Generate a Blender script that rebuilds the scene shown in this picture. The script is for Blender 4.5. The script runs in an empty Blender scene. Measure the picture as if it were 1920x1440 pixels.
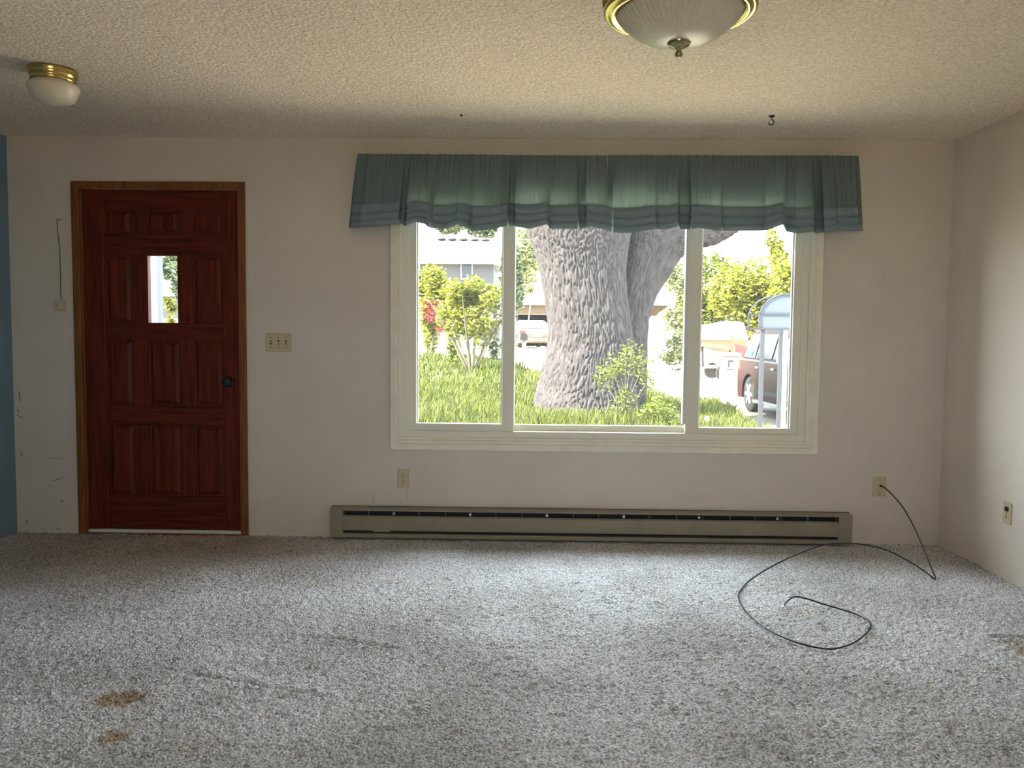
import bpy, math, random
import numpy as np
from mathutils import Vector, Matrix, noise
random.seed(7); RNG = np.random.default_rng(7)
S = bpy.context.scene; C = S.collection

# ---------------------------------------------------------------- camera
F, PITCH, YAW, ROLL = 1500.0, -0.06038, -0.018724, 0.009235
CAM = np.array([3.1554, -4.8464, 1.24755])
_fw = np.array([math.sin(YAW)*math.cos(PITCH), math.cos(YAW)*math.cos(PITCH), math.sin(PITCH)])
_r0 = np.array([math.cos(YAW), -math.sin(YAW), 0.0]); _u0 = np.cross(_r0, _fw)
_rt = _r0*math.cos(ROLL)+_u0*math.sin(ROLL); _up = -_r0*math.sin(ROLL)+_u0*math.cos(ROLL)
cd = bpy.data.cameras.new('camera'); cam = bpy.data.objects.new('camera', cd); C.objects.link(cam)
cd.sensor_fit = 'HORIZONTAL'; cd.sensor_width = 36.0; cd.lens = 36.0*F/1920.0
cd.clip_start = 0.02; cd.clip_end = 500
M = Matrix(((_rt[0], _up[0], -_fw[0], CAM[0]), (_rt[1], _up[1], -_fw[1], CAM[1]),
            (_rt[2], _up[2], -_fw[2], CAM[2]), (0, 0, 0, 1)))
cam.matrix_world = M; S.camera = cam

# ---------------------------------------------------------------- sky, sun, exposure
SKY = 13.0; SUN = 60.0
w = bpy.data.worlds.new('sky'); S.world = w; w.use_nodes = True
bg = w.node_tree.nodes['Background']; bg.inputs[0].default_value = (0.80, 0.91, 1.0, 1); bg.inputs[1].default_value = SKY
sl = bpy.data.lights.new('sun', 'SUN'); sl.energy = SUN; sl.angle = 0.01; sl.color = (1.0, 0.93, 0.80)
so = bpy.data.objects.new('sun', sl); C.objects.link(so)
so.rotation_euler = Vector((0.72, 0.32, -0.62)).to_track_quat('-Z', 'Y').to_euler()
S.view_settings.view_transform = 'Standard'; S.view_settings.look = 'None'
S.view_settings.gamma = 1.0; S.view_settings.use_curve_mapping = False; S.view_settings.exposure = 0.08
S.cycles.use_denoising = True; S.cycles.max_bounces = 10; S.cycles.diffuse_bounces = 7
S.cycles.sample_clamp_indirect = 12.0; S.cycles.caustics_reflective = False; S.cycles.caustics_refractive = False
def portal(loc, rot, sx, sy):                      # sampling guide only: gives off nothing itself
    l = bpy.data.lights.new('portal', 'AREA'); l.shape = 'RECTANGLE'; l.size = sx; l.size_y = sy; l.cycles.is_portal = True
    o = bpy.data.objects.new('portal', l); C.objects.link(o); o.location = loc; o.rotation_euler = rot

# ---------------------------------------------------------------- placing helpers
def ray(px, py): return _fw+_rt*((px-960)/F)+_up*((720-py)/F)
def atY(px, py, Y): v = ray(px, py); return CAM+v*((Y-CAM[1])/v[1])
def atZ(px, py, Z): v = ray(px, py); return CAM+v*((Z-CAM[2])/v[2])
def atX(px, py, X): v = ray(px, py); return CAM+v*((X-CAM[0])/v[0])
def D(px, py, d): return atY(px, py, d+CAM[1])      # a point seen at a pixel, d metres in front of the camera

# ---------------------------------------------------------------- mesh helpers
class MB:
    def __init__(s): s.v = []; s.f = []
    def add(s, v, f):
        n = len(s.v); s.v += [tuple(map(float, p)) for p in v]; s.f += [tuple(i+n for i in q) for q in f]; return s
    def box(s, x0, x1, y0, y1, z0, z1):
        return s.add([(x0,y0,z0),(x1,y0,z0),(x1,y1,z0),(x0,y1,z0),(x0,y0,z1),(x1,y0,z1),(x1,y1,z1),(x0,y1,z1)],
                     [(0,3,2,1),(4,5,6,7),(0,1,5,4),(1,2,6,5),(2,3,7,6),(3,0,4,7)])
    def prism(s, prof, x0, x1, axis='x'):          # closed profile (a,b) swept along an axis
        n = len(prof); m = {'x': lambda a, b, t: (t, a, b), 'y': lambda a, b, t: (a, t, b), 'z': lambda a, b, t: (a, b, t)}[axis]
        v = [m(a, b, x0) for a, b in prof]+[m(a, b, x1) for a, b in prof]
        return s.add(v, [tuple(range(n)), tuple(range(2*n-1, n-1, -1))]+[(i, i+n, (i+1) % n+n, (i+1) % n) for i in range(n)])
    def bar(s, a, b, w_, h_):
        a = Vector(a); b = Vector(b); d = (b-a).normalized()
        u = d.cross(Vector((0, 0, 1)));  u = (u if u.length > .01 else Vector((1, 0, 0))).normalized(); t = u.cross(d)
        v = [p+u*(i*w_/2)+t*(j*h_/2) for p in (a, b) for i, j in ((-1,-1),(1,-1),(1,1),(-1,1))]
        return s.add(v, [(0,1,2,3),(7,6,5,4)]+[(i, i+4, (i+1) % 4+4, (i+1) % 4) for i in range(4)])
    def tube(s, pts, r, n=8, caps=True):
        pts = [Vector(p) for p in pts]; m = len(pts); rs = r if hasattr(r, '__len__') else [r]*m
        v = []; prev = None
        for i, p in enumerate(pts):
            d = (pts[min(i+1, m-1)]-pts[max(i-1, 0)]).normalized()
            u = (prev-d*prev.dot(d)) if prev else d.cross(Vector((0.13, 0.31, 0.94)))
            u.normalize(); prev = u; t = d.cross(u)
            v += [p+(u*math.cos(2*math.pi*k/n)+t*math.sin(2*math.pi*k/n))*rs[i] for k in range(n)]
        f = [(i*n+k, i*n+(k+1) % n, (i+1)*n+(k+1) % n, (i+1)*n+k) for i in range(m-1) for k in range(n)]
        if caps: f += [tuple(range(n-1, -1, -1)), tuple(range((m-1)*n, m*n))]
        return s.add(v, f)
    def lathe(s, prof, c, n=40, axis='z', rib=0.0, ribn=0):
        v = []; m = len(prof)
        for r, h in prof:
            for k in range(n):
                a = 2*math.pi*k/n; rr = r*(1+rib*math.cos(ribn*a))
                o = (rr*math.cos(a), rr*math.sin(a), h) if axis == 'z' else ((rr*math.cos(a), h, rr*math.sin(a)) if axis == 'y' else (h, rr*math.cos(a), rr*math.sin(a)))
                v.append((c[0]+o[0], c[1]+o[1], c[2]+o[2]))
        f = [(i*n+k, i*n+(k+1) % n, (i+1)*n+(k+1) % n, (i+1)*n+k) for i in range(m-1) for k in range(n)]
        return s.add(v, f+[tuple(range(n-1, -1, -1)), tuple(range((m-1)*n, m*n))])
    def grid(s, P):
        P = np.asarray(P); a, b = P.shape[:2]
        return s.add(P.reshape(-1, 3), [(i*b+j, i*b+j+1, (i+1)*b+j+1, (i+1)*b+j) for i in range(a-1) for j in range(b-1)])
    def build(s, name, mat, parent=None, smooth=False, bevel=0.0):
        me = bpy.data.meshes.new(name); me.from_pydata(s.v, [], s.f); me.update()
        return link(name, me, mat, parent, smooth, bevel)
def link(name, me, mat, parent=None, smooth=False, bevel=0.0):
    me.materials.append(mat)
    if smooth: me.shade_smooth() if hasattr(me, 'shade_smooth') else me.polygons.foreach_set('use_smooth', [True]*len(me.polygons))
    o = bpy.data.objects.new(name, me); C.objects.link(o)
    if parent is not None:
        o.parent = parent; o.matrix_parent_inverse = ROOTS.get(parent.name, Matrix())
    if bevel:
        m = o.modifiers.new('bevel', 'BEVEL'); m.width = bevel; m.segments = 2; m.limit_method = 'ANGLE'
    return o
def fast(name, V, Fq, mat, parent=None, smooth=False):   # numpy quads / triangles
    me = bpy.data.meshes.new(name); V = np.asarray(V, np.float32); Fq = np.asarray(Fq, np.int32); k = Fq.shape[1]
    me.vertices.add(len(V)); me.vertices.foreach_set('co', V.ravel())
    me.loops.add(Fq.size); me.loops.foreach_set('vertex_index', Fq.ravel())
    me.polygons.add(len(Fq)); me.polygons.foreach_set('loop_start', np.arange(0, Fq.size, k, dtype=np.int32))
    me.update(calc_edges=True); me.validate()
    return link(name, me, mat, parent, smooth)
ROOTS = {}
def tag(o, label, cat, group=None, kind=None):
    if label: o['label'] = label
    if cat: o['category'] = cat
    if group: o['group'] = group
    if kind: o['kind'] = kind
    return o
def thing(name, loc, label, cat, group=None):
    o = bpy.data.objects.new(name, None); C.objects.link(o); o.location = tuple(map(float, loc)); o.empty_display_size = .1
    ROOTS[o.name] = Matrix.Translation(Vector(tuple(map(float, loc)))).inverted()
    return tag(o, label, cat, group)
def struct(o, label=None, cat=None):
    o['kind'] = 'structure'
    return tag(o, label, cat)
def sroot(name, loc, label, cat): return struct(thing(name, loc, label, cat))

# ---------------------------------------------------------------- materials
def mat(name, col, rough=.6, metal=0.0, var=0.0, scale=20.0, bump=0.0, bscale=None, stretch=None, spec=.4, col2=None, detail=4, transl=0.0, island=0.0, tcol=None):
    m = bpy.data.materials.new(name); m.use_nodes = True; nt = m.node_tree; N = nt.nodes; L = nt.links
    b = N['Principled BSDF']; b.inputs['Roughness'].default_value = rough; b.inputs['Metallic'].default_value = metal
    b.inputs['Specular IOR Level'].default_value = spec; b.inputs['Base Color'].default_value = (*col, 1)
    tc = N.new('ShaderNodeTexCoord'); mp = N.new('ShaderNodeMapping'); L.new(tc.outputs['Object'], mp.inputs[0])
    if stretch: mp.inputs['Scale'].default_value = stretch
    out = None
    if var or col2:
        n = N.new('ShaderNodeTexNoise'); n.inputs['Scale'].default_value = scale; n.inputs['Detail'].default_value = detail
        L.new(mp.outputs[0], n.inputs['Vector'])
        r = N.new('ShaderNodeValToRGB'); L.new(n.outputs['Fac'], r.inputs[0])
        c2 = col2 or tuple(min(1, c*(1+var)) for c in col); c1 = col if col2 else tuple(c*(1-var) for c in col)
        r.color_ramp.elements[0].color = (*c1, 1); r.color_ramp.elements[1].color = (*c2, 1)
        r.color_ramp.elements[0].position = .32; r.color_ramp.elements[1].position = .68
        out = r.outputs[0]; L.new(out, b.inputs['Base Color'])
    if island:
        g = N.new('ShaderNodeNewGeometry'); hs = N.new('ShaderNodeHueSaturation'); mr = N.new('ShaderNodeMapRange')
        L.new(g.outputs['Random Per Island'], mr.inputs[0]); mr.inputs[3].default_value = 1-island; mr.inputs[4].default_value = 1+island
        if out: L.new(out, hs.inputs['Color'])
        else: hs.inputs['Color'].default_value = (*col, 1)
        L.new(mr.outputs[0], hs.inputs['Value']); out = hs.outputs[0]; L.new(out, b.inputs['Base Color'])
    if bump:
        n2 = N.new('ShaderNodeTexNoise'); n2.inputs['Scale'].default_value = bscale or scale; n2.inputs['Detail'].default_value = 3
        L.new(mp.outputs[0], n2.inputs['Vector']); bp = N.new('ShaderNodeBump'); bp.inputs['Strength'].default_value = min(1, bump); bp.inputs['Distance'].default_value = .01
        L.new(n2.outputs['Fac'], bp.inputs['Height']); L.new(bp.outputs[0], b.inputs['Normal'])
    if transl:
        t = N.new('ShaderNodeBsdfTranslucent'); mx = N.new('ShaderNodeMixShader'); mx.inputs[0].default_value = transl
        if tcol: t.inputs[0].default_value = (*tcol, 1)
        elif out: L.new(out, t.inputs[0])
        else: t.inputs[0].default_value = (*col, 1)
        L.new(b.outputs[0], mx.inputs[1]); L.new(t.outputs[0], mx.inputs[2]); L.new(mx.outputs[0], N['Material Output'].inputs[0])
    return m
def glassmat(name, tint=(1, 1, 1), haze=0.0):
    m = bpy.data.materials.new(name); m.use_nodes = True; N = m.node_tree.nodes; L = m.node_tree.links; N.remove(N['Principled BSDF'])
    t = N.new('ShaderNodeBsdfTransparent'); t.inputs[0].default_value = (*tint, 1)
    g = N.new('ShaderNodeBsdfGlossy'); g.inputs['Roughness'].default_value = .02
    fr = N.new('ShaderNodeFresnel'); fr.inputs[0].default_value = 1.06
    mx = N.new('ShaderNodeMixShader'); L.new(fr.outputs[0], mx.inputs[0]); L.new(t.outputs[0], mx.inputs[1]); L.new(g.outputs[0], mx.inputs[2]); last = mx
    if haze:
        d = N.new('ShaderNodeBsdfTranslucent'); d.inputs[0].default_value = (.8, .8, .78, 1)  # thin milky veil in the pane, imitating washed-out window haze
        m2 = N.new('ShaderNodeMixShader'); m2.inputs[0].default_value = haze
        L.new(mx.outputs[0], m2.inputs[1]); L.new(d.outputs[0], m2.inputs[2]); last = m2
    L.new(last.outputs[0], N['Material Output'].inputs[0]); return m
m_wall = mat('wall_paint', (.69, .612, .54), .75, var=.03, scale=3, bump=.10, bscale=90)
m_blue = mat('blue_wall_paint', (.17, .27, .36), .7, var=.04, scale=3, bump=.10, bscale=90)
m_ceil = mat('textured_ceiling', (.92, .74, .595), .9, var=.20, scale=85, bump=1.0, bscale=75)
m_trim = mat('cream_window_trim', (.84, .79, .66), .5, var=.05, scale=9, bump=.03)
m_vinyl = mat('cream_vinyl', (.82, .78, .66), .4)
m_case = mat('varnished_casing_wood', (.21, .075, .020), .4, spec=.25, var=.3, scale=6, stretch=(9, 9, .6))
m_door = mat('red_stained_door_wood', (.115, .018, .007), .42, spec=.2, var=.4, scale=6, stretch=(9, 9, .6), bump=.03)
m_door_h = mat('red_stained_rail_wood', (.105, .017, .0065), .42, spec=.2, var=.4, scale=6, stretch=(.6, 9, 9), bump=.03)
m_black = mat('black_metal', (.012, .012, .014), .35)
m_ivory = mat('ivory_plastic', (.56, .48, .30), .4)
m_slot = mat('dark_slot', (.02, .017, .012), .7)
m_brass = mat('polished_brass', (.62, .46, .17), .22, metal=1.0)
m_frost = mat('frosted_glass_shade', (.66, .60, .48), .35, var=.05, scale=60, spec=.5)
m_heat = mat('taupe_heater_enamel', (.30, .26, .19), .45, var=.06, scale=8)
m_fin = mat('dark_heater_fins', (.022, .023, .025), .6)
m_valance = mat('teal_grey_valance_cloth', (.29, .36, .375), .9, var=.10, scale=220, bump=.15, bscale=300, transl=.5, tcol=(.17, .255, .255))
m_hem = mat('teal_grey_hem_cloth', (.235, .30, .325), .9, var=.10, scale=220, bump=.15, bscale=300, transl=.10)
m_white = mat('white_enamel', (.75, .75, .73), .4)
m_metal = mat('brushed_aluminium', (.55, .55, .55), .35, metal=1.0)
m_glass = glassmat('window_glass', (.97, .98, .97), haze=.007)
m_cable = mat('black_cable_jacket', (.014, .014, .016), .3)
m_wire = mat('brown_bell_wire', (.10, .06, .035), .6)
m_mark = mat('scuff_mark_grime', (.27, .23, .185), .9)

def carpet_mat():
    m = mat('grey_blue_carpet', (.30, .32, .33), .95, spec=.1); nt = m.node_tree; N = nt.nodes; L = nt.links; b = N['Principled BSDF']
    tc = N.new('ShaderNodeTexCoord')
    n1 = N.new('ShaderNodeTexNoise'); n1.inputs['Scale'].default_value = 115; n1.inputs['Detail'].default_value = 2; L.new(tc.outputs['Object'], n1.inputs['Vector'])
    n2 = N.new('ShaderNodeTexNoise'); n2.inputs['Scale'].default_value = 1.6; n2.inputs['Detail'].default_value = 5; L.new(tc.outputs['Object'], n2.inputs['Vector'])
    r1 = N.new('ShaderNodeValToRGB'); L.new(n1.outputs['Fac'], r1.inputs[0])
    r1.color_ramp.elements[0].color = (.27, .268, .272, 1); r1.color_ramp.elements[1].color = (.80, .785, .795, 1)
    r1.color_ramp.elements[0].position = .34; r1.color_ramp.elements[1].position = .66
    r2 = N.new('ShaderNodeValToRGB'); L.new(n2.outputs['Fac'], r2.inputs[0])
    r2.color_ramp.elements[0].color = (.80, .79, .77, 1); r2.color_ramp.elements[1].color = (1.12, 1.12, 1.14, 1); r2.color_ramp.elements[0].position = .35; r2.color_ramp.elements[1].position = .65
    mu = N.new('ShaderNodeMixRGB'); mu.blend_type = 'MULTIPLY'; mu.inputs[0].default_value = 1; L.new(r1.outputs[0], mu.inputs[1]); L.new(r2.outputs[0], mu.inputs[2])
    at = N.new('ShaderNodeAttribute'); at.attribute_name = 'stain_falloff'
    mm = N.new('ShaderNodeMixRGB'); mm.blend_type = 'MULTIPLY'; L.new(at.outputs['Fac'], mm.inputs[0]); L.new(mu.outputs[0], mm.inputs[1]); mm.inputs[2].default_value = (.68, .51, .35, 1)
    L.new(mm.outputs[0], b.inputs['Base Color'])
    vo = N.new('ShaderNodeTexVoronoi'); vo.inputs['Scale'].default_value = 120; L.new(tc.outputs['Object'], vo.inputs['Vector'])
    bp = N.new('ShaderNodeBump'); bp.inputs['Strength'].default_value = .8; bp.inputs['Distance'].default_value = .006; bp.invert = True
    L.new(vo.outputs['Distance'], bp.inputs['Height']); L.new(bp.outputs[0], b.inputs['Normal'])
    return m
m_carpet = carpet_mat()

# ================================================================= ROOM SHELL
H = 2.42; W = 5.662; YB = -6.4; T = .16
DX0, DX1, DZ = .430, 1.422, 2.125           # door opening
WX0, WX1, WZ0, WZ1 = 2.385, 4.850, .612, 2.07  # window opening
# floor: a carpet with raised tufts, creases and stains
def carpet():
    xs = np.arange(-.0, W+.008, .0088); ys = np.concatenate([np.arange(0, -3.0, -.0088), np.linspace(-3.0, YB, 60)])
    X, Y = np.meshgrid(xs, ys); Z = np.zeros_like(X); st = np.zeros_like(X)
    for i in range(X.shape[0]):
        if ys[i] < -3.05: continue
        for j in range(X.shape[1]):
            x = X[i, j]; y = Y[i, j]
            Z[i, j] = .011*noise.noise((x*52, y*52, 0)) + .004*noise.noise((x*13, y*13, 3)) + .004*noise.noise((x*2.5, y*2.5, 9))
    def seg(a, b):
        a = np.array(a)[:2]; b = np.array(b)[:2]; d = b-a; t = np.clip(((X-a[0])*d[0]+(Y-a[1])*d[1])/(d@d), 0, 1)
        return np.hypot(X-a[0]-t*d[0], Y-a[1]-t*d[1])
    for (p, q, dep) in (((540, 1190), (640, 1200), .010), ((640, 1200), (745, 1217), .010), ((350, 1262), (470, 1282), .011), ((470, 1282), (615, 1307), .011), ((560, 1296), (625, 1240), .006), ((1858, 1197), (1935, 1199), .034)):
        dd = seg(atZ(*p, 0), atZ(*q, 0)); Z -= .85*dep*np.exp(-(dd/.009)**2); Z += .4*dep*np.exp(-((dd-.028)/.02)**2)
    def blob(px, py, rx, ry, k, seed):
        c = atZ(px, py, 0); n = np.array([[noise.noise((a*7, b*7, seed))+.6*noise.noise((a*22, b*22, seed)) for a in xs] for b in ys])
        r = np.hypot((X-c[0])/rx, (Y-c[1])/ry)+.55*n; return k*np.clip((1.0-r)*3, 0, 1)
    for a in ((240, 1308, .085, .075, 1.0, 1), (212, 1385, .07, .065, .9, 6), (372, 1400, .09, .07, .28, 3), (1500, 1150, .14, .10, .22, 5), (1930, 1222, .09, .09, .8, 4), (600, 1090, .5, .12, .22, 8), (1180, 1110, .2, .1, .15, 9)):
        st = np.maximum(st, blob(*a))
    n3 = np.array([[noise.noise((a*2, b*2, 21)) for a in xs] for b in ys])
    st = np.maximum(st, .60*np.clip(1.25-np.hypot((X-.85)/1.35, (Y+.15)/1.0)+.35*n3, 0, 1))   # trodden dirt plus painted light falloff in front of the door
    a, b = X.shape; V = np.stack([X, Y, Z], -1).reshape(-1, 3); I = np.arange(a*b).reshape(a, b)
    Fq = np.stack([I[1:, :-1], I[1:, 1:], I[:-1, 1:], I[:-1, :-1]], -1).reshape(-1, 4)
    o = fast('floor', V, Fq, m_carpet, smooth=True)
    at = o.data.attributes.new('stain_falloff', 'FLOAT', 'POINT'); at.data.foreach_set('value', st.ravel().astype(np.float32))
    return o
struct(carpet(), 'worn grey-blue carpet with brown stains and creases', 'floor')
struct(MB().box(-T, W+T, YB-T, T, -.16, -.03).build('floor_slab', m_slot), 'subfloor slab beneath the grey carpet', 'floor')
struct(MB().box(-T, W+T, YB-T, T, H, H+.2).build('ceiling', m_ceil), 'off-white textured ceiling with rough stipple', 'ceiling')
wf = struct(MB().box(-T, DX0, 0, T, -.05, H).box(DX0, DX1, 0, T, DZ, H).box(DX1, WX0, 0, T, -.05, H)
     .box(WX0, WX1, 0, T, -.05, WZ0).box(WX0, WX1, 0, T, WZ1, H).box(WX1, W+T, 0, T, -.05, H).build('wall_front', m_wall),
     'off-white wall around the picture window and red door', 'wall')
wl = struct(MB().box(-T, 0, YB, 0, -.05, H).build('wall_left', m_blue), 'blue painted side wall left of the door', 'wall')
struct(MB().box(W, W+T, YB, 0, -.05, H).build('wall_right', m_wall), 'off-white side wall right of the window', 'wall')
BX0, BX1, BZ0, BZ1 = 2.3, 3.6, .95, 2.05     # added window behind the camera for fill daylight
struct(MB().box(-T, BX0, YB-T, YB, -.05, H).box(BX1, W+T, YB-T, YB, -.05, H).box(BX0, BX1, YB-T, YB, -.05, BZ0).box(BX0, BX1, YB-T, YB, BZ1, H).build('wall_back', m_wall),
       'off-white wall behind the viewer with an added fill-light window', 'wall')
struct(MB().box(-.6, W+.6, YB-.6, .36, H+.2, H+.34).build('roof_overhang', m_wall), 'roof of the house above the ceiling', 'roof')
# grime and scuffs on the wall by the door (thin smears, part of the wall)
for (a, b, t) in (((36, 734), (38, 752), 3), ((30, 778), (44, 784), 2.2), ((99, 901), (117, 896), 2), ((95, 858), (116, 860), 1.2), ((113, 938), (119, 941), 3), ((84, 826), (92, 823), 1.2),
                  ((106, 990), (112, 992), 3), ((49, 975), (52, 981), 3), ((33, 766), (36, 775), 2), ((38, 848), (43, 856), 2.5), ((702, 928), (698, 944), 1.2), ((761, 915), (765, 936), 1.0)):
    p = atY(*a, 0); q = atY(*b, 0); MB().bar((p[0], -.0006, p[2]), (q[0], -.0006, q[2]), .0012, t*.0022).build('scuff_mark', m_mark, wf)
p = atX(2, 768, 0); q = atX(22, 766, 0); MB().bar((.0006, -.16, p[2]), (.0006, -.02, q[2]), .0012, .007).build('scuff_mark', m_mark, wl)

# ================================================================= WINDOW
win = sroot('window_1', ((WX0+WX1)/2, 0, WZ0), 'wide cream sliding picture window with three panes', 'window')
CX0, CX1, CZ0, CZ1 = 2.324, 4.914, .546, 2.136
prof = [(0, 0), (-.016, 0), (-.022, .006), (-.022, .038), (-.016, .042), (-.016, .048), (-.020, .051), (-.020, .060), (-.012, .066), (-.012, .076), (0, .076)]   # (depth, distance in from the outer edge)
def mitred(side):
    mb = MB(); n = len(prof); v = []
    for end in (0, 1):
        for d, t in prof:
            if side in 'bt':
                x = CX0+t if end == 0 else CX1-t; z = CZ0+t if side == 'b' else CZ1-t
            else:
                z = CZ0+t if end == 0 else CZ1-t; x = CX0+t if side == 'l' else CX1-t
            v.append((x, d, z))
    return mb.add(v, [tuple(range(n)), tuple(range(2*n-1, n-1, -1))]+[(i, i+n, (i+1) % n+n, (i+1) % n) for i in range(n)])
for s_ in 'blrt': mitred(s_).build('casing', m_trim, win)
# vinyl master frame
fy0, fy1 = .0, .11
FX0, FX1, FZ0, FZ1 = 2.400, 4.838, .622, 2.06
for bx in ((FX0-.016, FX1+.013, fy0, fy1, FZ0-.012, FZ0+.042), (FX0-.016, FX1+.013, fy0, fy1, FZ1-.04, FZ1+.012)):
    MB().box(*bx).build('frame_rail', m_vinyl, win, bevel=.004)
for bx in ((FX0-.015, FX0+.040, fy0+.002, fy1, FZ0+.03, FZ1-.03), (FX1-.040, FX1+.012, fy0+.002, fy1, FZ0+.03, FZ1-.03)):
    MB().box(*bx).build('frame_stile', m_vinyl, win, bevel=.004)
MB().box(FX0, FX1, -.010, .004, FZ0-.010, FZ0+.002).build('sill_lip', m_trim, win, bevel=.002)
def sash(x0, x1, z0, z1, y0, wl_, wr_, wb_):
    s0 = MB().box(x0, x0+wl_, y0, y0+.045, z0, z1).build('sash', m_vinyl, win, bevel=.004)
    MB().box(x1-wr_, x1, y0, y0+.045, z0, z1).build('sash_stile', m_vinyl, s0, bevel=.004)
    MB().box(x0+wl_-.002, x1-wr_+.002, y0+.002, y0+.043, z0, z0+wb_).build('sash_rail', m_vinyl, s0, bevel=.003)
    MB().box(x0+wl_-.002, x1-wr_+.002, y0+.002, y0+.043, z1-.05, z1).build('sash_rail', m_vinyl, s0, bevel=.003)
    for q_ in ((x0+wl_-.001, x0+wl_+.008), (x1-wr_-.008, x1-wr_+.001)):
        MB().box(q_[0], q_[1], y0+.018, y0+.034, z0+wb_-.004, z1-.045).build('glazing_bead', m_white, s0)
    MB().box(x0+wl_-.005, x1-wr_+.005, y0+.024, y0+.028, z0+wb_-.005, z1-.045).build('pane', m_glass, win)
sash(FX0+.035, 3.078, FZ0+.040, FZ1-.035, .010, .046, .074, .046)       # left slider
sash(3.052, 4.160, FZ0+.040, FZ1-.035, .058, .022, .022, .038)          # fixed centre light
sash(4.118, FX1-.035, FZ0+.040, FZ1-.035, .010, .082, .052, .038)       # right slider
MB().box(4.100, 4.120, .004, .05, .72, 2.02).build('interlock', m_white, win, bevel=.003)
portal(((WX0+WX1)/2, .13, (WZ0+WZ1)/2), (math.radians(-90), 0, 0), WX1-WX0, WZ1-WZ0)

w2 = sroot('added_fill_window', ((BX0+BX1)/2, YB, BZ0), 'added fill-light window in the wall behind the viewer', 'window')
for bx in ((BX0, BX1, BZ0, BZ0+.06), (BX0, BX1, BZ1-.06, BZ1)): MB().box(bx[0], bx[1], YB-.12, YB+.01, bx[2], bx[3]).build('frame_rail', m_vinyl, w2)
for x in (BX0, (BX0+BX1)/2-.03, BX1-.06): MB().box(x, x+.06, YB-.119, YB+.009, BZ0+.05, BZ1-.05).build('frame_stile', m_vinyl, w2)
for x in (BX0+.05, (BX0+BX1)/2+.02): MB().box(x, x+(BX1-BX0)/2-.07, YB-.06, YB-.055, BZ0+.05, BZ1-.05).build('pane', m_glass, w2)
portal(((BX0+BX1)/2, YB-.14, (BZ0+BZ1)/2), (math.radians(90), 0, 0), BX1-BX0, BZ1-BZ0)

# ================================================================= DOOR
door = sroot('door_1', ((DX0+DX1)/2, 0, 0), 'red-brown wooden panel door with a small glass light', 'door')
ox0, ox1, oz = .391, 1.448, 2.154
cw = .046
def dcase(v2d, name='casing'):
    n = len(v2d); v = [(x, -.016, z) for x, z in v2d]+[(x, .0, z) for x, z in v2d]
    MB().add(v, [tuple(range(n)), tuple(range(2*n-1, n-1, -1))]+[(i, i+n, (i+1) % n+n, (i+1) % n) for i in range(n)]).build(name, m_case, door, bevel=.004)
dcase([(ox0, 0), (ox0+cw, 0), (ox0+cw, oz-cw), (ox0, oz)]); dcase([(ox1-cw, 0), (ox1, 0), (ox1, oz), (ox1-cw, oz-cw)]); dcase([(ox0+cw, oz-cw), (ox1-cw, oz-cw), (ox1, oz), (ox0, oz)])
sx0, sx1, sz0, sz1 = .449, 1.404, .028, 2.108
MB().box(DX0-.001, sx0-.002, -.001, T, 0, DZ).build('jamb', m_case, door); MB().box(sx1+.002, DX1+.001, -.001, T, 0, DZ).build('jamb', m_case, door)
MB().box(sx0-.003, sx1+.003, -.001, T, sz1+.002, DZ+.001).build('jamb', m_case, door)
cols = [(.575, .742), (.832, 1.036), (1.112, 1.298)]; rows = [(.237, .680), (.795, 1.203), (1.300, 1.718), (1.838, 1.988)]
y0, y1 = .006, .048
for x0, x1 in ((sx0, cols[0][0]), (cols[2][1], sx1)): MB().box(x0, x1, y0, y1, sz0, sz1).build('stile', m_door, door, bevel=.003)
zz = [sz0]+[z for r in rows for z in r]+[sz1]
for k in range(0, len(zz), 2): MB().box(cols[0][0], cols[2][1], y0+.0006, y1, zz[k], zz[k+1]).build('rail', m_door_h, door, bevel=.003)
for r in rows:
    for x0, x1 in ((cols[0][1], cols[1][0]), (cols[1][1], cols[2][0])): MB().box(x0, x1, y0+.0003, y1, r[0], r[1]).build('muntin', m_door, door, bevel=.003)
for ri, r in enumerate(rows):
    for ci, c in enumerate(cols):
        if ri == 2 and ci == 1:
            z0, z1 = 1.287, 1.729
            for q_ in ((c[0]-.004, c[0]+.012, r[0], r[1]), (c[1]-.010, c[1]+.004, r[0], r[1]), (c[0], c[1], r[0]-.006, r[0]+.006), (c[0], c[1], r[1]-.006, r[1]+.006)):
                MB().box(q_[0], q_[1], y0-.002, y1-.004, q_[2], q_[3]).build('glazing_stop', m_door, door)
            MB().box(c[0]+.003, c[1]-.003, .026, .030, r[0]+.003, r[1]-.003).build('pane', m_glass, door); continue
        x0, x1 = c; z0, z1 = r; i1, i2 = .012, .034; yy = [y0+.014, y0+.016, y0+.004]
        v = []
        for ins, yv in ((0, yy[0]), (i1, yy[1]), (i2, yy[2])): v += [(x0+ins, yv, z0+ins), (x1-ins, yv, z0+ins), (x1-ins, yv, z1-ins), (x0+ins, yv, z1-ins)]
        v += [(x0, .04, z0), (x1, .04, z0), (x1, .04, z1), (x0, .04, z1)]
        f = [(8, 9, 10, 11), (15, 14, 13, 12)]
        for k in (0, 4): f += [(k+i, k+(i+1) % 4, k+4+(i+1) % 4, k+4+i) for i in range(4)]
        f += [(i, 12+i, 12+(i+1) % 4, (i+1) % 4) for i in range(4)]
        MB().add(v, f).build('panel', m_door, door)
MB().box(sx0, sx1, -.004, .03, .010, .026).build('weather_strip', m_white, door)
MB().box(DX0, DX1, -.02, T, -.02, .008).build('threshold', m_case, door, bevel=.004)
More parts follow.
